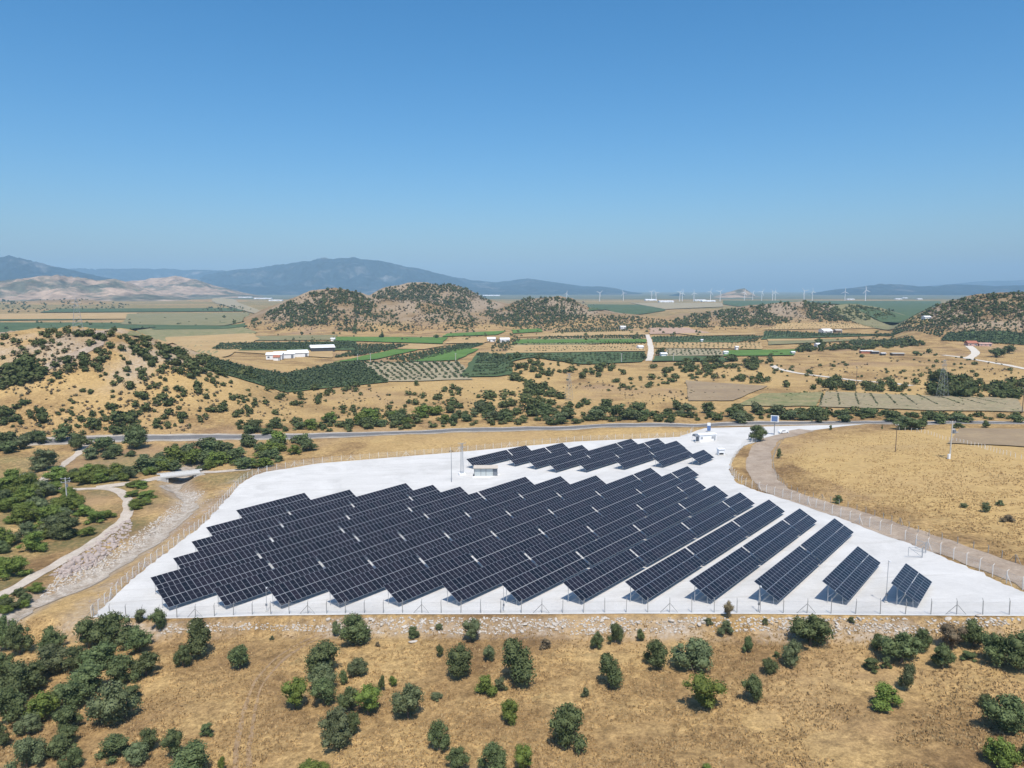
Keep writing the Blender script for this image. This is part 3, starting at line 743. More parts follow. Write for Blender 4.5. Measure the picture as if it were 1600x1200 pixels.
def module_mesh():
    W, L, T, B = MOD_W, MOD_L, 0.035, 0.032
    v = [(0,0,-T),(W,0,-T),(W,L,-T),(0,L,-T),(0,0,0),(W,0,0),(W,L,0),(0,L,0),
         (B,B,0),(W-B,B,0),(W-B,L-B,0),(B,L-B,0),(B,B,-.006),(W-B,B,-.006),(W-B,L-B,-.006),(B,L-B,-.006)]
    f = [(3,2,1,0),(0,1,5,4),(1,2,6,5),(2,3,7,6),(3,0,4,7),(4,5,9,8),(5,6,10,9),(6,7,11,10),(7,4,8,11),(8,9,13,12),(9,10,14,13),(10,11,15,14),(11,8,12,15),(12,13,14,15)]
    me = bpy.data.meshes.new('solar_panel'); me.from_pydata(v, [], f)
    for m in ('backsheet', 'aluminium', 'panel_glass'): me.materials.append(M[m])
    me.polygons.foreach_set('material_index', [0] + [1] * 12 + [2]); me.update()
    return me
MODULE = module_mesh()
def truss_mesh():
    b = MB(); c, s = math.cos(TILT), math.sin(TILT)
    S = 2 * MOD_L + GAPY
    P = lambda t, dn=0.1: (0, t * c + dn * s, LOWZ + t * s - dn * c)
    b.bar(P(0.25), P(S - 0.25), 0.05, n=4)
    b.bar((0, 3.55 * c, -0.3), P(3.55, .14), 0.06, n=4)
    b.bar((0, 1.0 * c, -0.3), P(1.0, .14), 0.06, n=4)
    b.bar((0, 3.55 * c, 0.5), P(2.2, .14), 0.035, n=4)
    return b.mesh('support_frame', M['galvanised'])
TRUSS = truss_mesh()
def purlin_mesh(n):
    b = MB(); b.box((n * PITCHX / 2, 0, 0), (n * PITCHX - 0.1, 0.06, 0.06)); return b.mesh('purlin', M['galvanised'])
PURLIN = {}
def ordinal(k):
    k += 1
    if k <= 20: return ORD[k - 1]
    tens = {2: 'twenty', 3: 'thirty', 4: 'forty', 5: 'fifty', 6: 'sixty', 7: 'seventy', 8: 'eighty', 9: 'ninety', 10: 'hundred', 11: 'hundred and ten', 12: 'hundred and twenty'}
    t, r = divmod(k, 10)
    if t == 11: return 'hundred and ' + ORD[9 + r]
    if r == 0: return {2: 'twentieth', 3: 'thirtieth', 4: 'fortieth', 5: 'fiftieth', 6: 'sixtieth', 7: 'seventieth', 8: 'eightieth', 9: 'ninetieth', 10: 'hundredth', 12: 'hundred and twentieth'}.get(t, 'last')
    return tens[t] + (' and ' if t == 10 else '-') + ORD[r - 1]
ORD = ['first', 'second', 'third', 'fourth', 'fifth', 'sixth', 'seventh', 'eighth', 'ninth', 'tenth', 'eleventh', 'twelfth', 'thirteenth', 'fourteenth', 'fifteenth', 'sixteenth', 'seventeenth', 'eighteenth', 'nineteenth', 'twentieth']

def solar_table(p0, p1, n, label, group):
    """p0, p1: ground points under the low edge at the near and far end"""
    z0, z1 = float(pad_height(p0[0], p0[1])) + .07, float(pad_height(p1[0], p1[1])) + .07
    a = Vector((p0[0], p0[1], z0)); bb = Vector((p1[0], p1[1], z1))
    ex = (bb - a); L = ex.length; ex.normalize()
    up = Vector((0, 0, 1)); ey = up.cross(ex).normalized(); ez = ex.cross(ey)
    sx = L / (n * PITCHX)
    mw = Matrix((( ex.x * sx, ey.x, ez.x, a.x), (ex.y * sx, ey.y, ez.y, a.y), (ex.z * sx, ey.z, ez.z, a.z), (0, 0, 0, 1)))
    t = empty('solar_table'); t.matrix_world = mw
    tag(t, label, 'solar panels', group)
    tw = random.uniform(-.008, .008)
    c, s = math.cos(TILT), math.sin(TILT)
    for j in range(2):
        d = j * (MOD_L + GAPY)
        for i in range(n):
            link('solar_panel', MODULE, t, (i * PITCHX + .012, d * c, LOWZ + d * s), (TILT + tw + random.uniform(-.003, .003), random.uniform(-.002, .002), 0))
    if n not in PURLIN: PURLIN[n] = purlin_mesh(n)
    for d in (0.45, 1.8, 2.8, 4.15):
        link('purlin', PURLIN[n], t, (0, d * c + .07 * s, LOWZ + d * s - .07 * c), (TILT, 0, 0))
    nf = max(3, round(n / 3.6))
    for k in range(nf):
        link('support_frame', TRUSS, t, (0.45 + (n * PITCHX - 0.9) * k / (nf - 1), 0, 0))
    return t

O0, PROW = 15.76, 9.2565
MAIN = [(1, 121.0, 133.4, [10]), (2, 118.0, 141.8, [20]), (3, 113.6, 163.0, [20, 20]), (4, 109.4, 170.0, [20, 20, 10]),
        (5, 104.6, 176.8, [20, 20, 20]), (6, 99.8, 182.4, [20, 20, 20, 10]), (7, 94.6, 188.4, [20] * 4), (8, 89.7, 195.6, [20] * 4 + [10]),
        (9, 84.4, 212.0, [20] * 5 + [10]), (10, 79.0, 205.1, [20] * 5 + [10]), (11, 73.5, 187.5, [20] * 5), (12, 68.3, 182.1, [20] * 5),
        (13, 62.6, 176.6, [20] * 5), (14, 65.9, 157.0, [20] * 4), (15, 75.3, 155.2, [20] * 3 + [10]), (16, 84.5, 153.0, [20] * 3),
        (17, 93.4, 138.9, [20, 20]), (18, 107.4, 129.7, [20])]
BACK = [(9.80, 9.80, 230.0, 242.0, [10]), (10.78, 10.68, 220.8, 243.5, [20]), (11.83, 11.58, 212.0, 255.0, [20, 20]), (12.81, 12.48, 203.0, 256.4, [20, 20, 10]),
        (13.76, 13.45, 198.2, 251.3, [20, 20, 10]), (14.75, 14.52, 199.2, 231.2, [20, 10]), (15.76, 15.49, 199.9, 231.3, [20, 10]), (16.88, 16.52, 189.8, 220.4, [20, 10])]
def place_row(r0, r1, s0, s1, units, where, k, group):
    tot = sum(units); gap = 0.52
    avail = (s1 - s0) - gap * (len(units) - 1)
    s = s0
    off = lambda q: O0 + PROW * ((r0 + (r1 - r0) * (q - s0) / (s1 - s0)) - 1)
    for i, n in enumerate(units):
        L = avail * n / tot
        a = RDIR * s + NDIR * off(s); b = RDIR * (s + L) + NDIR * off(s + L)
        if len(units) == 1: lab = f'dark solar table standing alone as the {ORD[k]} row from the right, {where}'
        else: lab = f'dark solar table, {ORD[i]} from the camera in {ORD[k]} row from the right, {where}'
        solar_table(a, b, n, lab, group)
        s += L + gap
for r, s0, s1, un in MAIN: place_row(r, r, s0, s1, un, 'front array', r - 1, 'solar tables of the large front array')
for k, (r0, r1, s0, s1, un) in enumerate(BACK): place_row(r0, r1, s0, s1, un, 'back array', k, 'solar tables of the small back array')

# ------------------------------------------------------------------ fences
def post_mesh(mat, h=2.05):
    b = MB(); b.box((0, 0, h / 2 - .2), (0.11, 0.11, h + .4), 0, 0.85); b.bar((0, 0, h - .04), (0, -0.28, h + .3), 0.05, 0.04, 4); return b.mesh('post', M[mat])
def brace_mesh(mat, h=2.05):
    b = MB(); b.bar((0.06, 0, h * .72), (1.45, 0, -.1), 0.045, n=4); return b.mesh('brace', M[mat])
POST = {k: post_mesh(k) for k in ('post_grey', 'post_white')}
BRACE = {k: brace_mesh(k) for k in ('post_grey', 'post_white')}
def wire_material():
    m, nt, b = new_mat('chain_link')
    uv = nt.nodes.new('ShaderNodeUVMap')
    sp = nt.nodes.new('ShaderNodeSeparateXYZ'); nt.links.new(uv.outputs[0], sp.inputs[0])
    def ln(op):
        f = math_node(nt, 'FRACT', math_node(nt, 'MULTIPLY', math_node(nt, op, sp.outputs[0], sp.outputs[1]), 10.0))
        return math_node(nt, 'LESS_THAN', f, 0.055)
    a = math_node(nt, 'MAXIMUM', ln('ADD'), ln('SUBTRACT'))
    nt.links.new(a, b.inputs['Alpha'])
    b.inputs['Base Color'].default_value = (0.55, 0.56, 0.56, 1); b.inputs['Roughness'].default_value = 0.5; b.inputs['Metallic'].default_value = 0.3
    return m
M['chain_link'] = wire_material()
def fence(pts, spacing, mat, label, group=None, h=2.05, wire=True, brace_every=6, closed=False, extra=0.07):
    c = resample(pts, spacing)
    zz = Z(c[:, 0], c[:, 1]) + extra
    root = empty('fence', (float(c[0, 0]), float(c[0, 1]), float(zz[0])))
    tag(root, label, 'fence', group)
    t = np.gradient(c, axis=0); ang = np.arctan2(t[:, 1], t[:, 0])
    o0 = np.array([c[0, 0], c[0, 1], zz[0]])
    rr = random.Random(len(c))
    for i in range(len(c)):
        loc = np.array([c[i, 0], c[i, 1], zz[i]]) - o0
        s = h / 2.05
        p = link('post', POST[mat], root, loc, (rr.uniform(-.025, .025), rr.uniform(-.03, .03), ang[i]), (1, 1, s * rr.uniform(.97, 1.03)))
        if i % brace_every == 3:
            link('brace', BRACE[mat], root, loc, (0, 0, ang[i])); link('brace', BRACE[mat], root, loc, (0, 0, ang[i] + math.pi))
    if wire:
        n = len(c)
        V = np.vstack([np.column_stack([c, zz + .05]), np.column_stack([c, zz + h - .08])]) - o0
        q = np.array([(i, i + 1, n + i + 1, n + i) for i in range(n - 1)])
        me = np_mesh('wire_mesh', V, [q], M['chain_link'])
        uvl = me.uv_layers.new(name='UVMap')
        L = np.concatenate([[0], np.cumsum(np.hypot(*np.diff(c, axis=0).T))])
        co = np.array([[(L[i], 0), (L[i + 1], 0), (L[i + 1], h), (L[i], h)] for i in range(n - 1)], np.float32)
        uvl.data.foreach_set('uv', co.ravel())
        link('wire_mesh', me, root)
        b = MB()
        for hh in (.4, 1.1, 1.85):
            for i in range(n - 1):
                b.bar((c[i, 0] - o0[0], c[i, 1] - o0[1], zz[i] - o0[2] + hh * h / 2.05), (c[i + 1, 0] - o0[0], c[i + 1, 1] - o0[1], zz[i + 1] - o0[2] + hh * h / 2.05), 0.006, n=3, cap=False)
        b.build('strand_wires', M['galvanised'], root)
    return root
FR = LCHAIN[:10]
fence(FR + np.array([0, .5]), 3.35, 'post_grey', 'grey post fence along the front edge of the white yard', 'yard perimeter fence')
fence(LCHAIN[9:18] + np.array([-.2, .2]), 3.3, 'post_white', 'pale post fence down the left side of the white yard', 'yard perimeter fence')
fence(LCHAIN[17:23] + np.array([0, .6]), 3.4, 'post_white', 'white post fence along the back of the white yard', 'yard perimeter fence')
fence(RCHAIN[1:5] + np.array([.5, 0]), 3.6, 'post_white', 'white post fence on the right side nearest the camera', 'yard perimeter fence')
fence(np.array([(79.8, 149.5), (77.4, 165), (74.6, 183.2), (69.2, 203), (68, 213), (70.7, 232.3), (78.7, 254), (88.8, 275), (96, 283)]), 3.5, 'post_white', 'white post fence between the yard and the dirt road', 'yard perimeter fence')
fence(px_path([(1224, 688), (1214, 702), (1208, 722), (1213, 745), (1235, 766), (1300, 786), (1370, 808), (1450, 838), (1530, 860), (1610, 888)]), 3.4, 'post_grey', 'weathered post fence round the golden field beside the dirt road', 'field fences', 1.35, False, 9)
fence(px_path([(1405, 672), (1440, 676), (1480, 688), (1530, 699), (1580, 713), (1620, 722)]), 2.6, 'post_white', 'short post fence at the back of the golden field', 'field fences', 1.3, False, 20)

# small gate in the right-hand fence
gx, gy, gz = hit1(1441, 872)
g = empty('gate', (gx, gy, gz), 0.9); tag(g, 'small open pipe gate in the right side yard fence', 'gate')
b = MB(); b.bar((0, 0, -.2), (0, 0, 2.2), 0.07, n=6); b.build('post', M['galvanised'], g)
b = MB(); b.bar((3.6, 0, -.2), (3.6, 0, 2.2), 0.07, n=6); b.build('post', M['galvanised'], g)
b = MB(); w = .045
for (p, q) in (((0, .1, .2), (-.9, 2.2, .2)), ((0, .1, 1.9), (-.9, 2.2, 1.9)), ((0, .1, .2), (0, .1, 1.9)), ((-.9, 2.2, .2), (-.9, 2.2, 1.9)), ((0, .1, .2), (-.9, 2.2, 1.9))): b.bar(p, q, w, n=5)
b.build('gate_leaf', M['galvanised'], g)
b = MB()
for (p, q) in (((3.6, .1, .2), (4.6, 2.0, .2)), ((3.6, .1, 1.9), (4.6, 2.0, 1.9)), ((3.6, .1, .2), (3.6, .1, 1.9)), ((4.6, 2.0, .2), (4.6, 2.0, 1.9)), ((3.6, .1, 1.9), (4.6, 2.0, .2))): b.bar(p, q, w, n=5)
b.build('gate_leaf', M['galvanised'], g)

# ------------------------------------------------------------------ poles, cabins, signs, car
def on(u, v, dz=0.0):
    x, y, z = hit1(u, v); return (x, y, z + dz)

# slender camera poles inside the front fence
for (u, v, hpx, lab) in ((417, 956, 40, 'slim camera pole by the front fence below the third row from left'), (787, 957, 40, 'slim camera pole by the front fence near the middle'),
                         (1185, 956, 42, 'slim camera pole by the front fence beside the third row from right'), (1384, 942, 68, 'thin tall pole between the two rightmost solar tables')):
    p = on(u, v, .07); s = mpp(*p); hm = hpx * s
    t = empty('camera_pole', p); tag(t, lab, 'pole', 'camera poles along the front')
    b = MB(); b.bar((0, 0, -.2), (0, 0, hm), .055, .04, 7); b.build('shaft', M['galvanised'], t)
    b = MB(); b.box((0, 0, .08), (.45, .45, .22)); b.build('footing', M['concrete'], t)
    b = MB(); b.box((.18, -.1, hm - .1), (.14, .42, .14)); b.bar((0, 0, hm - .1), (.18, -.05, hm - .1), .025, n=5); b.build('camera_head', M['white_paint'], t)
    b = MB(); b.box((0, -.12, 1.3), (.3, .2, .4)); b.build('control_box', M['grey_paint'], t)

# plain pole and mast by the cabin
p = on(705.5, 753.5); s = mpp(*p)
t = empty('lamp_pole', p); tag(t, 'slender dark pole on the white gravel left of the glazed cabin', 'pole')
b = MB(); b.bar((0, 0, -.3), (0, 0, 51 * s), .10, .07, 8); b.build('shaft', M['grey_paint'], t)
b = MB(); b.bar((-.5, 0, 50 * s), (.5, 0, 50 * s), .05, n=5); b.box((-.5, -.1, 50 * s - .12), (.3, .3, .18)); b.box((.5, -.1, 50 * s - .12), (.3, .3, .18)); b.build('lamp_head', M['dark_metal'], t)
p = on(722, 742); s = mpp(*p); hm = 51 * s
t = empty('antenna_mast', p, .3); tag(t, 'grey mast with antenna arms on a white plinth by the cabin', 'mast')
b = MB(); b.box((0, 0, .2), (2.2, 2.2, .7)); b.build('plinth', M['white_paint'], t)
b = MB()
for sx in (-1, 1):
    for sy in (-1, 1): b.bar((sx * .42, sy * .42, .4), (sx * .26, sy * .26, hm), .06, .05, 5)
b.build('leg_frame', M['galvanised'], t)
b = MB(); nz = 14
for k in range(nz):
    z0 = .5 + (hm - .6) * k / nz; z1 = .5 + (hm - .6) * (k + 1) / nz
    a0 = .42 - .16 * k / nz; a1 = .42 - .16 * (k + 1) / nz
    for (ax, ay, bx, by) in ((-1, -1, 1, -1), (1, -1, 1, 1), (1, 1, -1, 1), (-1, 1, -1, -1)):
        b.bar((ax * a0, ay * a0, z0), (bx * a1, by * a1, z1), .03, n=4, cap=False)
b.build('lattice', M['galvanised'], t)
for z in (hm - .3, hm - 1.6):
    b = MB(); b.bar((-1.3, 0, z), (1.3, 0, z), .05, n=5)
    for x in (-1.25, -.6, .6, 1.25): b.bar((x, 0, z), (x, 0, z + .55), .05, n=5)
    b.build('antenna_arm', M['galvanised'], t)

# glazed cabin
p = on(759, 744.5); s = mpp(*p)
t = empty('glazed_cabin', p, 0.02); tag(t, 'small glass fronted cabin with beige flat roof on the gravel', 'cabin')
W, D, Hc = 36 * s, 3.2, 2.75
M['pale_glass'] = plain('pale_glass', (0.42, 0.46, 0.46), 0.12, 0, 0.6, 0.06)
b = MB(); b.box((.25, .2, .06), (W + 1.4, D + 1.4, .26)); b.build('base', M['white_paint'], t)
b = MB(); b.box((0, D / 2 + .02, Hc / 2 + .1), (W - .1, D - .1, Hc)); b.build('wall', M['white_paint'], t)
b = MB(); b.box((0, D / 2 - .25, Hc + .2), (W + .5, D + .9, .22)); b.build('roof', M['beige_roof'], t)
xs = [-W / 2, -W / 2 + .29 * W, -W / 2 + .51 * W, -W / 2 + .82 * W, W / 2]
for i in range(4):
    b = MB(); b.box(((xs[i] + xs[i + 1]) / 2, .0, 1.42), (xs[i + 1] - xs[i] - .12, .06, 2.3)); b.build('pane' if i < 3 else 'door', M['pale_glass'] if i < 3 else M['grey_paint'], t)
for x in xs:
    b = MB(); b.box((x, -.02, 1.4), (.1, .12, 2.6)); b.build('mullion', M['dark_metal'], t)
b = MB(); b.box((-W / 2 - .15, -.15, .4), (.5, .4, .75)); b.build('meter_box', M['dark_metal'], t)

# white site office with barrel porch
p = on(1106, 689.5); s = mpp(*p)
t = empty('site_office', p, 0.30); tag(t, 'long white prefab office with grey barrel porch near the entrance', 'building')
W, D, Hc = 30 * s, 3.0, 2.6
b = MB(); b.box((0, D / 2, Hc / 2), (W, D, Hc)); b.build('wall', M['white_paint'], t)
b = MB(); b.prism([(-.25, Hc + .02), (D + .25, Hc + .02), (D + .25, Hc + .14), (D * .75, Hc + .34), (D * .25, Hc + .34), (-.25, Hc + .14)], W + .4, -W / 2 - .2); b.build('roof', M['white_paint'], t)
for x in (-W / 2 + .7, -W / 2 + 1.25, W / 2 - 1.5, W / 2 - 2.0):
    f = MB(); f.box((x, -.03, 1.5), (.46, .08, 1.1)); fo = f.build('window', M['white_paint'], t)
    f = MB(); f.box((x, -.06, 1.5), (.34, .06, .96)); f.build('pane', M['grey_paint'], fo)
b = MB(); b.box((W / 2 - .75, -.04, 1.05), (.75, .08, 2.0)); b.build('door', M['galvanised'], t)
b = MB(); pr = [(D * .5 + 1.3 * math.cos(a), 2.1 + .95 * math.sin(a)) for a in np.linspace(0, math.pi, 11)]; b.prism(pr, 1.6, -W / 2 - 1.65); b.build('porch_roof', M['grey_paint'], t)
b = MB(); b.box((-W / 2 - .2, D * .5 - .4, 1.05), (.35, 1.9, 2.1)); b.build('porch_wall', M['grey_paint'], t)
for yy in (.25, D - .25):
    b = MB(); b.bar((-W / 2 - 1.55, yy, 0), (-W / 2 - 1.55, yy, 2.2), .07, n=6); b.build('porch_post', M['white_paint'], t)
b = MB(); b.box((-W / 2 - 1.3, -.5, .12), (2.2, 1.1, .24)); b.box((-W / 2 - 1.3, -1.3, .05), (2.2, .6, .12)); b.build('step', M['concrete'], t)

# transformer kiosk
p = on(1126, 711); s = mpp(*p)
t = empty('equipment_kiosk', p, .15); tag(t, 'little white equipment kiosk right of the lone back solar table', 'kiosk')
b = MB(); b.box((.5, .2, .12), (3.6, 2.6, .3)); b.build('base', M['concrete'], t)
b = MB(); b.box((0, 0, 1.65), (2.2, 1.7, 1.3)); b.box((.95, 0, .62), (.3, 1.7, .9)); b.box((-1.02, 0, .62), (.16, 1.7, .9)); b.build('housing', M['white_paint'], t)
b = MB(); b.box((-.15, -.05, .55), (1.5, 1.1, .7)); b.build('underside_shade', M['dark_metal'], t)  # solid dark box standing in for the shade under the housing
b = MB(); b.box((0, -.1, 2.3), (2.5, 2.1, .22)); b.build('roof', M['white_paint'], t)

# entrance totem sign
p = on(1107.5, 675); s = mpp(*p)
t = empty('totem_sign', p, -.35); tag(t, 'blue and white upright sign behind the white office', 'sign')
b = MB(); b.box((0, 0, .25), (1.0, .3, .6)); b.build('foot', M['concrete'], t)
b = MB(); b.box((0, 0, 1.7), (1.5, .4, 2.2)); b.build('panel', M['blue_paint'], t)
b = MB(); b.box((0, -.03, 3.4), (1.35, .36, 1.25)); b.build('panel_head', M['white_paint'], t)

# billboard on a single post
p = on(1209.5, 680); s = mpp(*p); hm = 31 * s
t = empty('billboard', p, -.35); tag(t, 'blue and white billboard on a single post above the parked car', 'billboard')
b = MB(); b.bar((0, 0, -.3), (0, 0, hm - 2.2), .16, .14, 10); b.build('post', M['grey_paint'], t)
b = MB(); b.box((0, 0, hm - 1.3), (3.1, .5, 2.7)); b.build('case', M['white_paint'], t)
b = MB(); b.box((-.1, -.27, hm - 1.25), (2.35, .06, 2.2)); b.build('face', M['blue_paint'], t)

# white car
p = on(1224, 677); s = mpp(*p)
t = empty('parked_car', p, 0.25); tag(t, 'white car parked on the pale apron beside the billboard', 'car')
prof = [(-2.15, .35), (2.1, .35), (2.15, .7), (2.0, .88), (1.05, .98), (.45, 1.42), (-.95, 1.46), (-1.75, 1.0), (-2.12, .92)]
b = MB(); vs = [(x, -.86, z) for x, z in prof] + [(x, .86, z) for x, z in prof]; n_ = len(prof)
vs = [(x, y * (.82 if z > 1.2 else 1), z) for x, y, z in vs]
b.add(vs, [(k, (k + 1) % n_, n_ + (k + 1) % n_, n_ + k) for k in range(n_)] + [tuple(reversed(range(n_))), tuple(range(n_, 2 * n_))]); b.build('body', M['white_paint'], t)
for sy in (-1, 1):
    b = MB(); b.add([(.85, sy * .84, 1.02), (.40, sy * .735, 1.36), (-.9, sy * .735, 1.40), (-1.5, sy * .84, 1.04)], [(0, 1, 2, 3)]); b.add([(.85, sy * .82, 1.02), (.40, sy * .715, 1.36), (-.9, sy * .715, 1.40), (-1.5, sy * .82, 1.04)], [(0, 1, 2, 3)]); b.build('side_window', M['dark_metal'], t)
b = MB(); b.add([(1.08, -.7, 1.0), (1.08, .7, 1.0), (.52, .62, 1.40), (.52, -.62, 1.40)], [(0, 1, 2, 3)]); b.build('windscreen', M['dark_metal'], t)
for sx in (-1.35, 1.35):
    for sy in (-.8, .8):
        b = MB(); b.bar((sx, sy - .1, .33), (sx, sy + .1, .33), .33, n=14); wo = b.build('wheel', M['tyre'], t)
        b = MB(); b.bar((sx, sy - .115, .33), (sx, sy + .115, .33), .19, n=10); b.build('rim', M['aluminium'], wo)
for sy in (-.62, .62):
    b = MB(); b.box((2.1, sy, .74), (.1, .34, .14)); b.build('headlight', M['pale_glass'], t)

# under the entrance tree
p = on(1180, 689.5)
t = empty('stone_trough', p, .05); tag(t, 'low grey trough in the shade below the entrance tree', 'trough')
b = MB(); b.box((0, 0, .35), (2.8, 1.1, .7)); b.build('body', M['concrete'], t)
b = MB(); b.box((0, 0, .68), (2.4, .75, .08)); b.build('hollow', M['grey_paint'], t)
p = on(1170, 688); t = empty('bollard_post', p); tag(t, 'short dark post left of the entrance tree', 'post')
b = MB(); b.bar((0, 0, -.2), (0, 0, 1.9), .22, .18, 8); b.build('shaft', M['grey_paint'], t)
b = MB(); b.bar((0, 0, 1.9), (0, 0, 2.1), .28, .1, 8); b.build('cap', M['dark_metal'], t)
for k, u in enumerate((1173.5, 1177, 1186.5)):
    p = on(u, 686 + k * .4); t = empty('plastic_chair', p, -.4 + k); tag(t, f'white plastic chair under the entrance tree, {ORD[k]} from the left', 'chair', 'chairs under the entrance tree')
    b = MB(); b.box((0, 0, .45), (.5, .5, .05)); b.build('seat', M['white_paint'], t)
    b = MB(); b.box((0, .25, .75), (.5, .05, .6)); b.build('backrest', M['white_paint'], t)
    for sx in (-.22, .22):
        for sy in (-.22, .22): b = MB(); b.bar((sx, sy, 0), (sx, sy, .44), .025, n=5); b.build('leg', M['white_paint'], t)

# utility poles
def utility_pole(u, v, hpx, lab, mat='wood', arm=1.6, extra=None, r=.14, narm=1, rz=0.3):
    p = on(u, v); s = mpp(*p); hm = hpx * s
    t = empty('utility_pole', p, rz); tag(t, lab, 'utility pole', 'utility poles')
    b = MB(); b.bar((0, 0, -.4), (0, 0, hm), r, r * .65, 9); b.build('shaft', M[mat], t)
    for k in range(narm):
        z = hm - .3 - k * 1.1
        b = MB(); b.box((0, 0, z), (arm, .12, .14)); ao = b.build('cross_arm', M['galvanised'], t)
        for x in (-arm / 2 + .1, 0, arm / 2 - .1):
            b = MB(); b.bar((x, 0, z + .05), (x, 0, z + .38), .06, .04, 6); b.build('insulator', M['white_paint'], ao)
    if extra == 'transformer':
        b = MB(); b.box((.75, 0, hm * .72), (1.1, .8, 1.1)); to = b.build('transformer', M['grey_paint'], t)
        for x in (.45, .75, 1.05): b = MB(); b.bar((x, 0, hm * .72 + .55), (x, 0, hm * .72 + .95), .06, n=6); b.build('bushing', M['white_paint'], to)
        b = MB(); b.box((1.5, 0, hm * .70), (1.6, .9, .1)); b.build('platform', M['galvanised'], t)
        b = MB(); b.box((-.5, -.1, .8), (.75, .5, 1.5)); b.build('switch_cabinet', M['white_paint'], t)
    if extra == 'lamp':
        b = MB(); b.bar((0, 0, hm - 1.2), (.9, 0, hm - .9), .05, n=6); b.box((1.1, 0, hm - .9), (.6, .25, .14)); b.build('lamp_head', M['galvanised'], t)
        b = MB(); b.box((.3, 0, hm - 2.4), (.5, .5, .9)); b.build('switch_box', M['grey_paint'], t)
    return t
utility_pole(106, 799, 54, 'pale concrete pole with cross arms standing in the left thicket', 'concrete', 2.4, 'lamp', .2, 2)
utility_pole(1399, 706, 44, 'dark leaning wooden pole in the golden field', 'wood', 1.4, None, .13)
utility_pole(1484, 717, 60, 'concrete pole with transformer in the golden field', 'concrete', 2.2, 'transformer', .22, 1)
utility_pole(37, 772, 32, 'wooden pole at the thicket beside the left track', 'wood', 1.2, None, .12)
utility_pole(559, 568, 15, 'thin pale pole by the green field, left one of the pair', 'concrete', 1.6, None, .3)
utility_pole(579, 567, 15, 'thin pale pole by the green field, right one of the pair', 'concrete', 1.6, None, .3)
utility_pole(712, 566, 14, 'thin pale pole at the top of the fanning orchard rows', 'concrete', 1.6, None, .3)
utility_pole(971, 567, 15, 'thin pale pole left of the farm lane end', 'concrete', 1.6, None, .3)
utility_pole(1052, 565, 13, 'thin pale pole right of the farm lane end', 'concrete', 1.6, None, .3)
utility_pole(1337, 612, 38, 'thin wooden pole above the allotment hedges', 'wood', 1.6, None, .16)
utility_pole(1597, 645, 40, 'pole at the right picture edge beyond the road', 'wood', 1.6, None, .2)

def pylon(u, v, hpx, lab, wm=4.0):
    p = on(u, v); s = mpp(*p); hm = hpx * s
    t = empty('lattice_pylon', p, .5); tag(t, lab, 'pylon', 'power pylons')
    r = .0011 * p[1] * .05 + .03
    def half(z): return wm / 2 * (1 - z / hm) ** .85 + .3
    for sx in (-1, 1):
        for sy in (-1, 1):
            b = MB(); zs = np.linspace(0, hm, 7)
            for i in range(6): b.bar((sx * half(zs[i]), sy * half(zs[i]), zs[i] - (0.5 if i == 0 else 0)), (sx * half(zs[i + 1]), sy * half(zs[i + 1]), zs[i + 1]), r, n=4, cap=False)
            b.build('leg', M['galvanised'], t)
    b = MB(); zs = np.linspace(0, hm, 10)
    for i in range(9):
        a0, a1 = half(zs[i]), half(zs[i + 1])
        for (ax, ay, bx, by) in ((-1, -1, 1, -1), (1, -1, 1, 1), (1, 1, -1, 1), (-1, 1, -1, -1)):
            b.bar((ax * a0, ay * a0, zs[i]), (bx * a1, by * a1, zs[i + 1]), r * .6, n=3, cap=False); b.bar((bx * a0, by * a0, zs[i]), (ax * a1, ay * a1, zs[i + 1]), r * .6, n=3, cap=False)
    b.build('bracing', M['galvanised'], t)
    for f_ in (.97, .86, .75):
        b = MB(); z = hm * f_; L = hm * .13
        b.bar((-L, 0, z), (L, 0, z), r, n=4); b.bar((-L, 0, z), (0, 0, z + hm * .04), r * .7, n=3); b.bar((L, 0, z), (0, 0, z + hm * .04), r * .7, n=3)
        b.build('cross_arm', M['galvanised'], t)
pylon(122, 516, 50, 'lattice pylon rising behind the crest of the left hill', 5)
pylon(1472, 622, 60, 'lattice pylon among the trees right of the allotment field', 4)
pylon(889, 626, 43, 'faint lattice pylon on the tan field behind the hedgerow', 3)

# bridge over the dry stream
bx, by = -118.6, 256.5
t = empty('small_bridge', (bx, by, float(pad_height(bx, by)) + .45), 0.5); tag(t, 'small concrete slab bridge over the dry stream bed', 'bridge')
b = MB(); b.box((0, 0, -.2), (13, 6.0, .4)); b.build('deck', M['concrete'], t)
for sy in (-3.05, 3.05):
    b = MB(); b.box((0, sy, .06), (15, .3, .5)); b.build('kerb', M['concrete'], t)
for sx in (-4.6, 4.6):
    b = MB(); b.box((sx, 0, -1.6), (.9, 5.6, 2.4)); b.build('abutment', M['concrete'], t)
for sx, sg in ((-5.2, -1), (5.2, 1)):
    b = MB(); b.box((sx + sg * 1.2, -3.4, -1.3), (3.0, .4, 2.0), -sg * .35); b.build('wing_wall', M['concrete'], t)

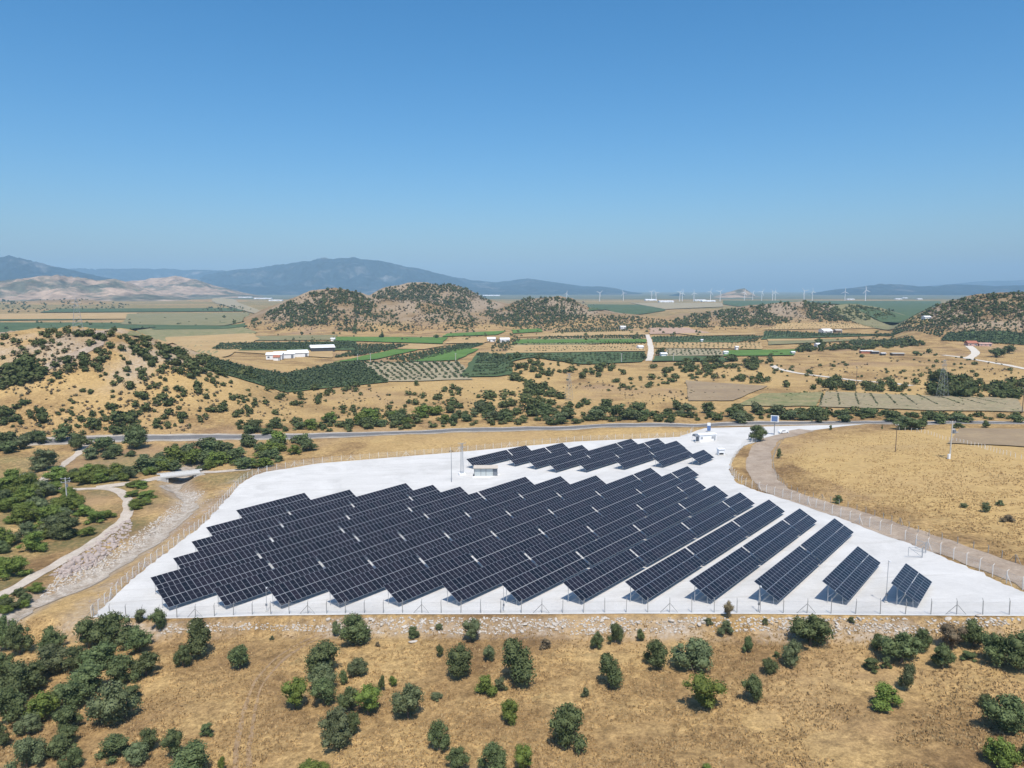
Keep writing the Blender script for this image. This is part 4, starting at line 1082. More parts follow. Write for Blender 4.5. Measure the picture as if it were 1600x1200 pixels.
# ------------------------------------------------------------------ farm buildings
def shed(u, v, wpx, dm, hm, rz, lab, roof='white_paint', wall='white_paint', name='farm_shed', pitch=.18, windows=0, door=True):
    p = on(u, v); s = mpp(*p); W = wpx * s
    t = empty(name, (p[0], p[1], p[2] - .1), rz); tag(t, lab, 'building')
    b = MB(); b.box((0, dm / 2, hm / 2), (W, dm, hm)); b.build('wall', M[wall], t)
    b = MB(); e = .5; rh = dm * pitch
    b.prism([(-e, hm + .02), (dm + e, hm + .02), (dm + e, hm + .25), (dm / 2, hm + .25 + rh), (-e, hm + .25)], W + 1.0, -W / 2 - .5); b.build('roof', M[roof], t)
    for k in range(windows):
        x = -W / 2 + W * (k + .5) / windows
        f = MB(); f.box((x, -.06, hm * .55), (W / windows * .45, .12, hm * .35)); fo = f.build('window', M['white_paint'], t)
        f = MB(); f.box((x, -.1, hm * .55), (W / windows * .38, .12, hm * .28)); f.build('pane', M['dark_metal'], fo)
    if door:
        b = MB(); b.box((W / 2 - W * .12, -.05, hm * .4), (min(3, W * .12), .14, hm * .8)); b.build('door', M['grey_paint'], t)
    return t
shed(428, 562, 24, 9, 4.5, .1, 'white block at the left end of the long sheds', windows=3)
shed(445, 560, 30, 16, 4, .42, 'long white roofed shed behind the white block', pitch=.12)
shed(467, 558, 30, 18, 4, .42, 'middle white roofed shed of the farm row', pitch=.12)
shed(505, 550, 36, 22, 4.5, .35, 'far white roofed shed with dark open side', wall='dark_metal', pitch=.1, door=False)
shed(432, 563.5, 9, 5, 3, .2, 'tiny red roofed hut before the white sheds', roof='red_tile', pitch=.3)
shed(520, 533, 6, 5, 3, .1, 'tiny white hut on the bright green strip')
shed(974, 514.5, 8, 7, 4, .1, 'small white house left of the lane below the middle hill', windows=2)
shed(1002, 546, 8, 6, 3, .3, 'pale hut in the dotted orchard left of the lane')
shed(1038, 558, 9, 6, 3, .1, 'white low hut beside the big lane tree')
shed(1097, 535, 3, 4, 3, 0, 'tiny white hut in the right lane orchard')
shed(1294, 521, 15, 14, 4, .15, 'white shed in the orchard under the right ridge', windows=2)
shed(1311, 520, 10, 8, 3.5, .1, 'brown shed beside the white orchard shed', roof='beige_roof', wall='wood')
shed(1281, 543, 9, 7, 3.5, .1, 'small white house by the hedge in the right fields', windows=2)
shed(1240, 554.5, 5, 4, 2.6, .1, 'small grey hut at the end of the green field', wall='concrete')
shed(1135, 555, 6, 5, 3, .1, 'small pale hut at the orchard corner right of the lane')
shed(1152, 546.5, 4, 4, 3, .1, 'tiny white block above the right green field')
shed(1355, 552.5, 18, 6, 2.6, -.12, 'low shed with red sides in the ruined farm yard', roof='white_paint', wall='red_tile', pitch=.06, door=False)
shed(1368, 553, 10, 6, 2.4, -.1, 'low grey roofed shed beside the red sided one', roof='concrete', wall='dark_metal', pitch=.06, door=False)
shed(1381, 555.5, 6, 5, 2.2, 0, 'small pale roofed lean to in the ruined farm yard', wall='dark_metal', pitch=.06, door=False)
shed(1404, 556, 18, 6, 2.3, 0, 'long low pale roofed shed in the ruined farm yard', roof='concrete', wall='wood', pitch=.06, door=False)
shed(1520, 540.5, 14, 9, 3.2, -.1, 'pinkish farm house with red tiled roof at the drive end', roof='red_tile', wall='pink_wall', pitch=.25, windows=2)
shed(1540, 541, 18, 8, 2.8, -.15, 'long pink outbuilding right of the red roofed farm house', roof='pink_wall', wall='pink_wall', pitch=.1, windows=3)
shed(768, 534, 12, 10, 3.5, .1, 'pale farm sheds at the end of the tan field', windows=2)
shed(789, 535, 14, 10, 3.5, .1, 'long white farm shed right of the tan field', windows=2)
shed(1450, 500, 10, 8, 4, .1, 'white shed in the gap between the right hills')
# far works and greenhouses on the plain
for (u, v, w, d, lab) in ((382, 465.5, 26, 40, 'far white greenhouse block left of the first scrubby hill'), (410, 467.5, 34, 40, 'far white greenhouse row behind the first scrubby hill'), (430, 470.5, 26, 30, 'pale long works hall near the hill foot'),
                          (1042, 472.5, 28, 50, 'long white works hall below the turbines'), (1018, 470, 22, 60, 'far pinkish works building with pale roof'), (1095, 470.5, 22, 40, 'pale greenhouse strip on the plain below the turbines'), (1108, 471.5, 26, 40, 'second pale greenhouse strip on the plain'),
                          (1330, 468.5, 14, 30, 'white halls at the foot of the right blue range'), (1405, 468, 12, 30, 'white hall on the far right plain'), (1415, 466.5, 9, 30, 'small white hall behind the far right one'), (1438, 468, 9, 30, 'rightmost white hall on the far plain'), (765, 462.5, 40, 60, 'far pale greenhouse strip right of the twin hill')):
    shed(u, v, w * .8, d, 4.5, 0, lab, name='greenhouse' if 'green' in lab else 'works_hall', wall='white_paint', pitch=.08, windows=2, door=False)

# ------------------------------------------------------------------ wind turbines
def turbine(u, vb, hub, blade, rot, yaw, k):
    p = on(u, vb); s = mpp(*p); h = hub * s; bl = blade * s
    t = empty('wind_turbine', p, yaw); tag(t, f'white three bladed wind turbine on the plain, {ORD[k]} from the left', 'wind turbine', 'wind turbines on the plain')
    b = MB(); b.bar((0, 0, -1), (0, 0, h), h * .032, h * .02, 12); b.build('tower', M['turbine_white'], t)
    b = MB(); b.box((0, h * .03, h + h * .02), (h * .05, h * .14, h * .05)); b.build('nacelle', M['turbine_white'], t)
    b = MB(); b.bar((0, -h * .05, h + h * .02), (0, -h * .1, h + h * .02), h * .03, h * .012, 10); b.build('hub', M['turbine_white'], t)
    for q in range(3):
        a = rot + q * 2 * math.pi / 3; c_, s_ = math.cos(a), math.sin(a)
        b = MB(); w0, w1 = h * .016, h * .007
        pts = []
        for d, w in ((0, w0 * .7), (.2, w0 * 1.5), (.6, w0), (1, w1)):
            for sg in (-1, 1):
                for yy in (-.3, .3): pts.append((c_ * bl * d - s_ * w * sg, -h * .08 + yy * w, h + h * .02 + s_ * bl * d + c_ * w * sg))
        fs = []
        for i in range(3):
            o = i * 4
            fs += [(o, o + 1, o + 5, o + 4), (o + 1, o + 3, o + 7, o + 5), (o + 3, o + 2, o + 6, o + 7), (o + 2, o, o + 4, o + 6)]
        fs += [(0, 2, 3, 1), (12, 13, 15, 14)]
        b.add(pts, fs); b.build('blade', M['turbine_white'], t)
TURB = [(885, 470, 11), (937, 471, 13), (974, 470, 12), (1018, 469.5, 13), (1025, 470, 12), (1062, 471, 14), (1066, 471, 13), (1084, 471, 13), (1110, 470, 14), (1125, 471, 15), (1163, 470, 13), (1176, 469, 11), (1190, 470.5, 14), (1207, 469.5, 13), (1211, 470, 13), (1256, 470, 15), (1269, 470, 14), (1320, 470, 14), (1352, 470, 16)]
for k, (u, v, hb) in enumerate(TURB): turbine(u, v, hb, hb * .48, random.uniform(0, 2), random.uniform(-.5, .5), k)

# ------------------------------------------------------------------ vegetation
def ico(sub):
    bm = bmesh.new(); bmesh.ops.create_icosphere(bm, subdivisions=sub, radius=1.0)
    V = np.array([v.co[:] for v in bm.verts]); F = np.array([[v.index for v in f.verts] for f in bm.faces]); bm.free()
    return V, F
ICO1, ICO2 = ico(1), ico(2)
def unit(v): return v / np.maximum(np.linalg.norm(v, axis=-1, keepdims=True), 1e-9)

def crown_arrays(seed, nleaf, lsize, nlobe, style='round', core=ICO2):
    """leafy crown in a unit box: x, y in -.5...5, z in 0..1"""
    r = np.random.default_rng(seed)
    C, R = [], []
    for k in range(nlobe):
        a = r.uniform(0, 2 * math.pi); q = math.sqrt(r.uniform(0, 1))
        z = r.uniform(.17, .86)
        env = {'round': math.sqrt(max(0, 1 - ((z - .42) / .47) ** 2)), 'tall': (1.02 - .75 * z), 'low': 1.0 - .5 * z, 'vase': .35 + .65 * z}[style]
        rad = r.uniform(.09, .22)
        rad *= (.75 + .35 * env); d = q * (.52 * env - rad * .7) * r.uniform(.85, 1.12); d = max(d, 0)
        C.append((d * math.cos(a), d * math.sin(a), z)); R.append(rad)
    C.append((0, 0, .5)); R.append(.24)
    C = np.array(C); R = np.array(R)
    V, T, Q = [], [], []
    off = 0
    for c, rad in zip(C, R):
        v = core[0] * rad * .66 * (1 + .35 * (r.random((len(core[0]), 1)) - .5)) * np.array([1, 1, .95]) + c
        V.append(v); T.append(core[1] + off); off += len(v)
    w = R ** 2 / (R ** 2).sum()
    li = r.choice(len(C), nleaf, p=w)
    d = unit(r.normal(size=(nleaf, 3)) + np.array([0, 0, .25]))
    rad = R[li] * (1.0 - .42 * r.random(nleaf) ** 2 + .22 * r.random(nleaf) ** 3)
    P = C[li] + d * rad[:, None]
    nrm = unit(d + .75 * r.normal(size=(nleaf, 3)))
    a = unit(np.cross(nrm, r.normal(size=(nleaf, 3)))); b = np.cross(nrm, a)
    s = lsize * r.uniform(.6, 1.35, nleaf)[:, None]
    q = np.stack([P - a * s - b * s * .6, P + a * s - b * s * .75, P + a * s * .8 + b * s * .7, P - a * s * .7 + b * s * .8], 1).reshape(-1, 3)
    V.append(q); Q.append(np.arange(nleaf * 4).reshape(-1, 4) + off)
    V = np.vstack(V); T = np.vstack(T); Q = np.vstack(Q)
    V[:, 2] = (V[:, 2] - V[:, 2].min()) / np.ptp(V[:, 2])
    sc = np.percentile(np.abs(V[:, :2]), 99); V[:, :2] *= .5 / sc
    return V, T, Q

def crown_mesh(name, *a, **k):
    V, T, Q = crown_arrays(*a, **k)
    return np_mesh(name, V, [T, Q], M['leaf_dark'])
FG = {'round': [crown_mesh('crown', 100 + i, 3400, .019, 20, 'round') for i in range(7)],
      'tall': [crown_mesh('crown', 120 + i, 2800, .019, 16, 'tall') for i in range(3)],
      'low': [crown_mesh('crown', 140 + i, 2800, .019, 18, 'low') for i in range(3)],
      'vase': [crown_mesh('crown', 160 + i, 2600, .017, 18, 'vase') for i in range(2)]}
MIDC = {'round': [crown_mesh('crown', 200 + i, 800, .034, 14, 'round', core=ICO1) for i in range(5)],
        'low': [crown_mesh('crown', 220 + i, 800, .034, 14, 'low', core=ICO1) for i in range(4)]}
def trunk_mesh(seed):
    r = random.Random(seed); b = MB()
    p = Vector((0, 0, -.06)); q = Vector((r.uniform(-.03, .03), r.uniform(-.03, .03), .3))
    b.bar(p, q, .045, .032, 7)
    for k in range(5):
        a = r.uniform(0, 6.28); e = q + Vector((math.cos(a) * .22, math.sin(a) * .22, r.uniform(.16, .36)))
        b.bar(q, e, .022, .008, 5)
    return b.mesh('trunk', M['bark'])
TRUNKS = [trunk_mesh(i) for i in range(4)]
def tree(name, x, y, z, w, h, crown, mat, label, cat, group, lift=0.05):
    t = empty(name, (x, y, z), random.uniform(0, 6.28)); t.scale = (w, w, h)
    tag(t, label, cat, group)
    link('trunk', random.choice(TRUNKS), t)
    c = link('crown', crown, t, (0, 0, lift))
    c.material_slots[0].link = 'OBJECT'; c.material_slots[0].material = M[mat]
    return t

# foreground trees: u, v of the base, width and height in picture pixels, shape, colour
D_, G_, B_, Y_ = 'leaf_dark', 'leaf_grey', 'leaf_bright', 'leaf_dry'
TREES = [
 (10,1015,42,56,'round',D_),(32,1022,38,50,'round',D_),(82,1018,42,42,'round',D_),(140,1012,52,50,'round',D_),(180,1010,62,56,'round',D_),(217,1017,46,42,'round',D_),
 (248,984,30,36,'round',D_),(218,974,18,24,'vase',G_),(228,1056,44,40,'round',D_),(312,1024,46,60,'tall',D_),(287,1042,28,38,'round',D_),(375,1046,32,42,'tall',D_),
 (78,1052,62,46,'round',G_),(160,1047,60,45,'round',D_),(192,1070,50,48,'round',D_),(142,1082,62,50,'round',D_),(28,1092,74,60,'round',D_),(180,1130,74,66,'round',G_),
 (108,1112,62,50,'round',D_),(68,1127,50,50,'round',B_),(12,1132,60,60,'round',D_),(46,1147,40,34,'round',G_),(104,1142,46,40,'round',D_),(110,1162,32,30,'round',D_),
 (42,1199,56,48,'round',G_),(92,1182,46,34,'low',D_),(112,1202,34,36,'round',D_),(180,1182,46,36,'low',D_),(232,1172,36,36,'round',D_),(213,1194,40,36,'round',G_),
 (270,1187,34,50,'vase',D_),(305,1214,72,56,'round',D_),(323,1151,20,22,'low',D_),(0,1167,32,40,'round',D_),(347,1206,14,26,'tall',B_),(55,1075,46,44,'round',D_),(120,1048,44,40,'round',D_),(5,1062,44,44,'round',D_),(205,1095,30,24,'low',D_),
 (553,1006,52,50,'round',D_),(525,993,16,24,'round',G_),(508,1052,58,54,'round',D_),(505,1077,46,42,'round',G_),(506,1102,46,46,'round',D_),(460,1108,42,50,'vase',B_),
 (558,1056,36,30,'round',G_),(537,1069,16,24,'round',D_),(545,1112,34,42,'round',D_),(575,1117,42,48,'vase',B_),(528,1162,64,56,'round',G_),(552,1147,26,38,'round',D_),
 (597,1080,12,26,'tall',D_),(613,1073,15,18,'round',B_),(638,1122,50,58,'round',G_),(646,998,20,21,'low',D_),(736,1003,30,38,'vase',G_),(717,1058,48,56,'round',D_),
 (687,1027,12,22,'round',D_),(764,1034,22,28,'round',G_),(760,1085,36,32,'low',B_),(782,1080,20,22,'low',G_),(682,1092,22,10,'low',G_),(687,1172,36,50,'round',D_),
 (715,1204,38,40,'round',D_),(770,1209,48,52,'round',D_),(487,1208,50,20,'low',B_),(686,983,14,9,'low',G_),
 (806,1067,58,72,'tall',D_),(797,1129,32,40,'round',B_),(818,1209,34,48,'vase',B_),(951,1073,40,55,'tall',D_),(888,1170,66,72,'round',D_),(933,1013,24,27,'round',D_),
 (961,1005,26,33,'round',D_),(1000,1001,14,20,'round',D_),(1024,1043,42,46,'round',D_),(1081,1047,62,55,'round',G_),(1098,1107,58,58,'vase',B_),(1176,1096,38,46,'round',D_),
 (1168,1019,16,26,'tall',D_),(1138,965,17,26,'vase',Y_),(1134,991,27,22,'low',G_),(1106,975,16,10,'low',G_),(915,1089,14,16,'low',G_),(1202,1053,26,27,'round',D_),
 (853,1013,20,16,'low',Y_),(1105,1205,16,12,'low',B_),(1267,1009,64,52,'round',D_),(1238,1041,34,44,'round',G_),(1370,1016,22,28,'round',D_),(1408,1035,64,50,'round',D_),
 (1440,1021,28,42,'round',D_),(1360,1047,24,20,'low',D_),(1385,1045,14,20,'low',D_),(1417,1079,24,46,'tall',G_),(1472,1045,34,42,'round',D_),(1487,1016,36,44,'vase',Y_),
 (1520,1009,46,44,'round',D_),(1555,1036,46,50,'round',D_),(1590,1047,56,66,'round',D_),(1383,1106,54,38,'low',B_),(1577,1144,74,58,'round',D_),(1540,1106,24,24,'round',D_),
 (1562,1200,52,52,'round',B_),(1213,1027,10,10,'low',D_),(1512,1029,24,12,'low',D_),(1195,975,12,10,'low',G_),(1330,972,12,9,'low',G_),(590,1010,9,8,'low',Y_),(1605,1190,26,34,'round',D_),(425,1000,8,7,'low',G_)]
ROW_U = [1434, 1326, 1217, 1112, 1009, 910, 813, 717, 622, 530, 439, 353, 264]
buckets = {}
for i, tr in enumerate(TREES):
    u = tr[0]
    if u < 215: k = ('left', u // 45)
    elif u > 1490: k = ('right', 0)
    else: k = ('row', int(np.argmin([abs(u - q) for q in ROW_U])))
    buckets.setdefault(k, []).append(i)
COLW = {D_: 'dark green', G_: 'grey green', B_: 'bright green', Y_: 'dry brown'}
LEFTW = ['at left picture edge', 'just inside left picture edge', 'in middle of left thicket', 'in right part of left thicket', 'under the yard corner']
for key, ids in buckets.items():
    ids.sort(key=lambda i: -TREES[i][1])
    for rank, i in enumerate(ids):
        u, v, w, h, st, mt = TREES[i]
        small = w < 22 and h < 30
        kind = ('bush' if (st == 'low' or small) else 'oak tree')
        shp = {'round': 'round', 'tall': 'upright', 'low': 'low', 'vase': 'loose'}[st]
        if key[0] == 'left': where = LEFTW[min(key[1], 4)]
        elif key[0] == 'right': where = 'at the right picture edge'
        else: where = f'below {ORD[key[1]]} panel row from right'
        cnt = 'nearest' if rank == 0 else f'{ORD[rank]} nearest'
        lab = f'{shp} {COLW[mt]} {kind}, {cnt} camera {where}'
        x, y, z = hit1(u, min(v, 1240)); s = mpp(x, y, z)
        tree('bush' if kind == 'bush' else 'oak_tree', x, y, z, w * s * .96, h * s * .98, random.choice(FG[st]), mt, lab, kind.split()[-1], 'trees on the dry foreground slope', 0.02 if st == 'low' else 0.05)

# entrance tree and roadside trees with a place of their own
for (u, v, w, h, mt, lab) in ((1183, 689, 31, 26, D_, 'round tree shading the trough at the yard entrance'), (1421, 671, 42, 20, D_, 'wide dark tree beside the road behind the golden field'), (1443, 670, 18, 22, D_, 'tall dark tree touching the wide roadside tree'),
                              (1497, 669, 18, 9, D_, 'low roadside bush right of the concrete pole'), (1540, 668, 13, 12, D_, 'small round tree at the road near the right edge'), (1298, 672, 5, 8, D_, 'tiny shrub on the road edge above the golden field'), (1378, 671, 3, 7, D_, 'tiny upright shrub at the road left of the wide tree'),
                              (212, 700, 40, 36, D_, 'big dark roadside tree left of where the asphalt emerges'), (165, 706, 48, 24, D_, 'wide dark bush left of the big roadside tree'), (124, 703, 24, 26, D_, 'round dark tree left of the track junction'),
                              (70, 734, 44, 34, G_, 'large grey green bush left of the dirt track'), (47, 760, 26, 24, G_, 'grey bush at the bend of the dirt track'), (18, 766, 40, 34, B_, 'bright green bush at the left edge above the track'), (276, 716, 18, 24, D_, 'upright bush between road and hedge'),
                              (1217, 716, 9, 16, D_, 'dark shrub on the fence of the golden field, left side'), (1309, 786, 17, 13, D_, 'shrub on the golden field fence beside the dirt road'), (1540, 800, 15, 16, G_, 'upright bush in the right part of the golden field'), (1506, 793, 13, 7, G_, 'pale low bush left of the upright golden field bush'), (1562, 790, 12, 9, G_, 'bush just behind the upright golden field bush'), (1575, 815, 22, 10, Y_, 'dry brownish scrub at the right of the golden field'),
                              (1357, 611, 9, 9, D_, 'lone round bush above the allotment field'), (1556, 558, 26, 15, D_, 'big round tree below the farm outbuildings, front one'), (1574, 552, 22, 14, D_, 'big round tree below the farm outbuildings, rear one'), (1278, 538, 14, 10, D_, 'round tree beside the small white house'), (1259, 547, 22, 12, D_, 'bushy tree left of the small white house'), (1032, 556, 18, 14, D_, 'large dark tree at the near end of the farm lane'), (1005, 562, 14, 13, D_, 'round tree left of the farm lane end'), (1432, 556, 14, 8, D_, 'round tree right of the ruined farm yard'), (660, 524, 0.1, 0.1, D_, ''), (555, 521, 8, 11, D_, 'lone round tree at the foot of the first scrubby hill'), (597, 528, 11, 8, D_, 'lone tree on the bright green strip'), (683, 529, 9, 7, D_, 'lone tree at the right of the bright green strip'), (471, 524, 6, 6, D_, 'lone tree on the olive strip'), (651, 603, 9, 9, D_, 'lone round bush on the tan field edge below the fanning rows')):
    if not lab: continue
    x, y, z = hit1(u, v); s = mpp(x, y, z)
    nm = 'bush' if ('bush' in lab or 'shrub' in lab or 'scrub' in lab) else 'tree'
    tree(nm, x, y, z, w * s, h * s, FG['round'][2] if 'trough' in lab else random.choice((FG if y < 330 else MIDC)['low' if nm == 'bush' else 'round']), mt, lab, nm, 'roadside and field trees', .02)

def in_poly(poly, n, seed, cluster=None):
    r = np.random.default_rng(seed); P = np.array(poly, float)
    lo, hi = P.min(0), P.max(0); out = []
    while len(out) < n:
        c = r.uniform(lo, hi, (4 * n + 50, 2))
        k = inside(P, c[:, 0], c[:, 1])
        if cluster:
            d = fbm(c[:, 0] / cluster[0] + seed, c[:, 1] / (cluster[0] * cluster[2]) + seed * 3, 3)
            k &= r.random(len(c)) < np.clip((d - cluster[1]) * 6, 0.03, 1)
        out += list(c[k])
    return np.array(out[:n])

# nearer thickets and hedges: trees one by one (u, v polygon; count; size range in pixels; colours)
THICK = [
 ([(0, 772), (70, 765), (135, 778), (135, 795), (105, 800), (105, 842), (62, 856), (68, 872), (36, 902), (0, 918)], 46, (22, 44), .72, [B_, D_, B_, G_], 'bush in thicket left of the dirt track', 'bushes in the left thicket'),
 ([(88, 752), (120, 733), (175, 738), (237, 729), (330, 703), (400, 694), (480, 692), (482, 706), (415, 732), (330, 735), (250, 742), (175, 757), (95, 758)], 60, (18, 38), .62, [B_, D_, D_, B_], 'bush in long hedge behind the bridge', 'bushes of the hedge by the bridge'),
 ([(140, 705), (235, 712), (330, 700), (330, 712), (240, 728), (140, 728)], 12, (14, 26), .6, [D_, G_], 'small bush on slope below the asphalt road', 'bushes below the road'),
 ([(195, 760), (262, 760), (270, 780), (212, 806), (205, 790)], 12, (14, 30), .45, [B_, B_, D_], 'low bush on bank left of stream', 'bushes on the stream bank'),
 ([(0, 935), (70, 912), (90, 902), (70, 935), (30, 955), (0, 975)], 8, (18, 30), .6, [B_, D_], 'bush beside the lower dirt track', 'bushes by the lower track'),
 ([(-5, 688), (120, 684), (128, 698), (60, 706), (-5, 712)], 16, (16, 30), .7, [D_, G_, D_], 'bush by the road at left picture edge', 'bushes by the road'),
 ([(130, 800), (175, 810), (150, 830), (100, 860), (95, 850)], 7, (16, 30), .6, [B_, B_, D_], 'bush just right of the left thicket', 'bushes in the left thicket'),
 ([(350, 676), (430, 664), (560, 658), (680, 648), (700, 660), (560, 670), (400, 682)], 32, (15, 30), .62, [D_, D_, B_], 'tree in hedgerow behind road, left stretch', 'hedgerow trees behind the road'),
 ([(690, 648), (780, 640), (860, 640), (1000, 643), (1000, 660), (800, 665), (700, 664)], 36, (16, 32), .62, [D_, D_, D_, G_], 'tree in hedgerow behind road, middle stretch', 'hedgerow trees behind the road'),
 ([(1000, 640), (1200, 638), (1300, 648), (1500, 655), (1590, 658), (1590, 663), (1200, 661), (1000, 661)], 42, (15, 30), .6, [D_, D_, G_], 'tree in hedgerow behind road, right stretch', 'hedgerow trees behind the road'),
]
seed = 300
for poly, n, (s0, s1), asp, mats, lab, grp in THICK:
    seed += 1; pts = in_poly(poly, n, seed)
    rr = random.Random(seed)
    pts = pts[np.argsort(pts[:, 0])]
    X, Yv, Zv = hit(pts[:, 0], pts[:, 1])
    ok = (poly_dist(PADPOLY, X, Yv) > 5) & ~inside(PADPOLY, X, Yv)
    for q, (x, y, z) in enumerate(zip(X[ok], Yv[ok], Zv[ok])):
        w = rr.uniform(s0, s1) * mpp(x, y, z); h = w * asp * rr.uniform(.75, 1.25)
        near_ = y < 260
        cm = (FG if near_ else MIDC)
        tree('bush' if 'bush' in lab else 'hedgerow_tree', x, y, z, w, h, rr.choice(cm['low'] + cm['round']), (mt := rr.choice(mats)), f'{COLW[mt]} {lab}, {ordinal(q)} from left', 'bush' if 'bush' in lab else 'tree', grp, .0)

# scattered scrub beyond: too many to count, one mass for each piece of land
def scrub_proto(seed, nleaf=64, core=ICO1, ls=.085):
    r = np.random.default_rng(seed)
    v = core[0] * np.array([.32, .32, .33]) * (1 + .7 * (r.random((len(core[0]), 1)) - .5)) + np.array([0, 0, .42])
    d = unit(r.normal(size=(nleaf, 3)) + np.array([0, 0, .35])); P = d * np.array([.43, .43, .45]) * r.uniform(.75, 1.12, (nleaf, 1)) + np.array([0, 0, .45])
    nrm = unit(d + .6 * r.normal(size=(nleaf, 3))); a = unit(np.cross(nrm, r.normal(size=(nleaf, 3)))); b = np.cross(nrm, a)
    s = ls * r.uniform(.6, 1.4, nleaf)[:, None]
    q = np.stack([P - a * s - b * s, P + a * s - b * s * .7, P + a * s * .8 + b * s, P - a * s + b * s * .8], 1).reshape(-1, 3)
    V = np.vstack([v, q]); V[:, 2] = np.maximum(V[:, 2], -.05)
    t = np.vstack([core[1], np.concatenate([np.array([[0, 1, 2], [0, 2, 3]]) + 4 * i for i in range(nleaf)]) + len(v)])
    return V, t
SCRUB = [scrub_proto(400 + i) for i in range(8)]
SCRUB_LO = [scrub_proto(420 + i, 14, ls=.13) for i in range(6)]
def scrub_mass(name, X, Y, Zv, W, Hh, mat, protos=SCRUB, seed=1):
    r = np.random.default_rng(seed); VV, TT_ = [], []; off = 0
    n = len(X); pick = r.integers(0, len(protos), n); ang = r.uniform(0, 6.28, n)
    for k in range(len(protos)):
        m = pick == k
        if not m.any(): continue
        V, T = protos[k]; c, s = np.cos(ang[m]), np.sin(ang[m])
        x = (V[None, :, 0] * c[:, None] - V[None, :, 1] * s[:, None]) * W[m][:, None] + X[m][:, None]
        y = (V[None, :, 0] * s[:, None] + V[None, :, 1] * c[:, None]) * W[m][:, None] + Y[m][:, None]
        z = V[None, :, 2] * Hh[m][:, None] + Zv[m][:, None] - .05 * Hh[m][:, None]
        A = np.stack([x, y, z], -1).reshape(-1, 3); VV.append(A)
        TT_.append((T[None] + (np.arange(m.sum()) * len(V))[:, None, None]).reshape(-1, 3) + off); off += len(A)
    return link(name, np_mesh(name, np.vstack(VV), [np.vstack(TT_)], mat))
def scrub(poly, n, s0, s1, label, seed, asp=.75, mat='scrub', cluster=None, lo=False, power=1.6):
    pts = in_poly(poly, n, seed, cluster)
    X, Yv, Zv = hit(pts[:, 0], pts[:, 1])
    r = np.random.default_rng(seed + 5)
    ok = ~inside(PADPOLY, X, Yv) & (poly_dist(ROAD, X, Yv, False) > 6.5)
    X, Yv, Zv = X[ok], Yv[ok], Zv[ok]
    px = s0 + (s1 - s0) * r.random(len(X)) ** power
    W = px * depth_of(X, Yv, Zv) / PX_F; Hh = W * asp * r.uniform(.75, 1.25, len(X))
    o = scrub_mass('scrub', X, Yv, Zv, W, Hh, M[mat], SCRUB_LO if lo else SCRUB, seed)
    return tag(o, label, 'scrub', kind='stuff')
scrub([(0, 525), (60, 518), (190, 515), (250, 538), (330, 566), (420, 590), (350, 600), (330, 660), (240, 682), (0, 690)], 300, 6, 18, 'dark scrub dotted over the left hill', 501, .78, cluster=(60, .30, .5))
scrub([(0, 525), (60, 518), (190, 515), (250, 538), (330, 566), (420, 590), (350, 600), (330, 660), (240, 690), (0, 700)], 900, 2, 8, 'small dry shrubs dotted over the left hill', 541, .6, mat='dry_scrub', cluster=(50, .35, .5), lo=True)
scrub([(330, 600), (600, 606), (820, 606), (1000, 590), (1200, 560), (1600, 560), (1600, 610), (1200, 612), (1000, 635), (700, 640), (350, 668)], 700, 1.5, 6, 'small dry shrubs dotted over the tan fields', 542, .6, mat='dry_scrub', cluster=(50, .40, .4), lo=True)
scrub([(0, 690), (0, 640), (200, 650), (235, 690), (140, 700)], 60, 8, 26, 'scrub on the lower slope of the left hill', 502, .75)
scrub([(200, 528), (262, 540), (330, 562), (420, 586), (400, 594), (300, 580), (230, 562), (190, 545)], 80, 8, 22, 'dense dark thicket down the right flank of the left hill', 503, .62)
scrub([(0, 575), (62, 562), (66, 592), (0, 612)], 34, 14, 28, 'dense dark thicket at the left edge of the hill', 504, .7)
scrub([(330, 600), (430, 592), (600, 606), (800, 606), (830, 622), (690, 640), (560, 652), (350, 668)], 190, 3, 15, 'small shrubs scattered on the tan field', 505, .7, cluster=(60, .45, .3))
scrub([(690, 640), (760, 620), (830, 610), (862, 600), (880, 618), (930, 628), (900, 645), (700, 655)], 70, 11, 24, 'dark green scrub along the stream line behind the road', 506, .62)
scrub([(800, 580), (830, 600), (870, 615), (850, 622), (815, 605), (795, 590)], 30, 8, 18, 'scrub line climbing towards the brown knoll', 507, .6)
scrub([(340, 662), (600, 650), (760, 640), (1000, 648), (1300, 655), (1600, 660), (1600, 664), (1000, 664), (700, 668), (400, 682)], 180, 7, 20, 'low undergrowth of the roadside hedgerow', 508, .6)
scrub([(770, 560), (860, 555), (960, 575), (1000, 585), (880, 598), (790, 582)], 90, 5, 15, 'scrub on the brown knoll left of centre', 509, .75)
scrub([(1010, 566), (1200, 562), (1215, 575), (1100, 588), (1015, 580)], 90, 6, 18, 'scrub in front of the farm lane', 510, .7, cluster=(50, .4, .5))
scrub([(950, 596), (1060, 585), (1110, 590), (1060, 598), (980, 612), (950, 612)], 36, 6, 15, 'bushy arc on the tan field behind the hedgerow', 511, .6)
scrub([(1100, 590), (1240, 592), (1420, 600), (1600, 596), (1600, 618), (1440, 615), (1240, 608)], 120, 7, 18, 'scattered trees above the allotment field', 512, .85, cluster=(45, .42, .4))
scrub([(1448, 592), (1522, 592), (1525, 622), (1455, 620)], 34, 12, 26, 'dense clump of trees round the pylon foot', 513, .85)
scrub([(1515, 600), (1600, 600), (1600, 625), (1525, 622)], 26, 10, 22, 'tree clumps at the right edge behind the road', 514, .85)
scrub([(1200, 550), (1480, 552), (1600, 585), (1600, 598), (1210, 590)], 110, 3, 10, 'tiny shrubs dotted over the right tan field', 515, .7, cluster=(50, .45, .3))
scrub([(1240, 545), (1380, 540), (1440, 535), (1445, 542), (1330, 548), (1240, 552)], 70, 8, 16, 'dark hedge below the right orchards', 516, .6)
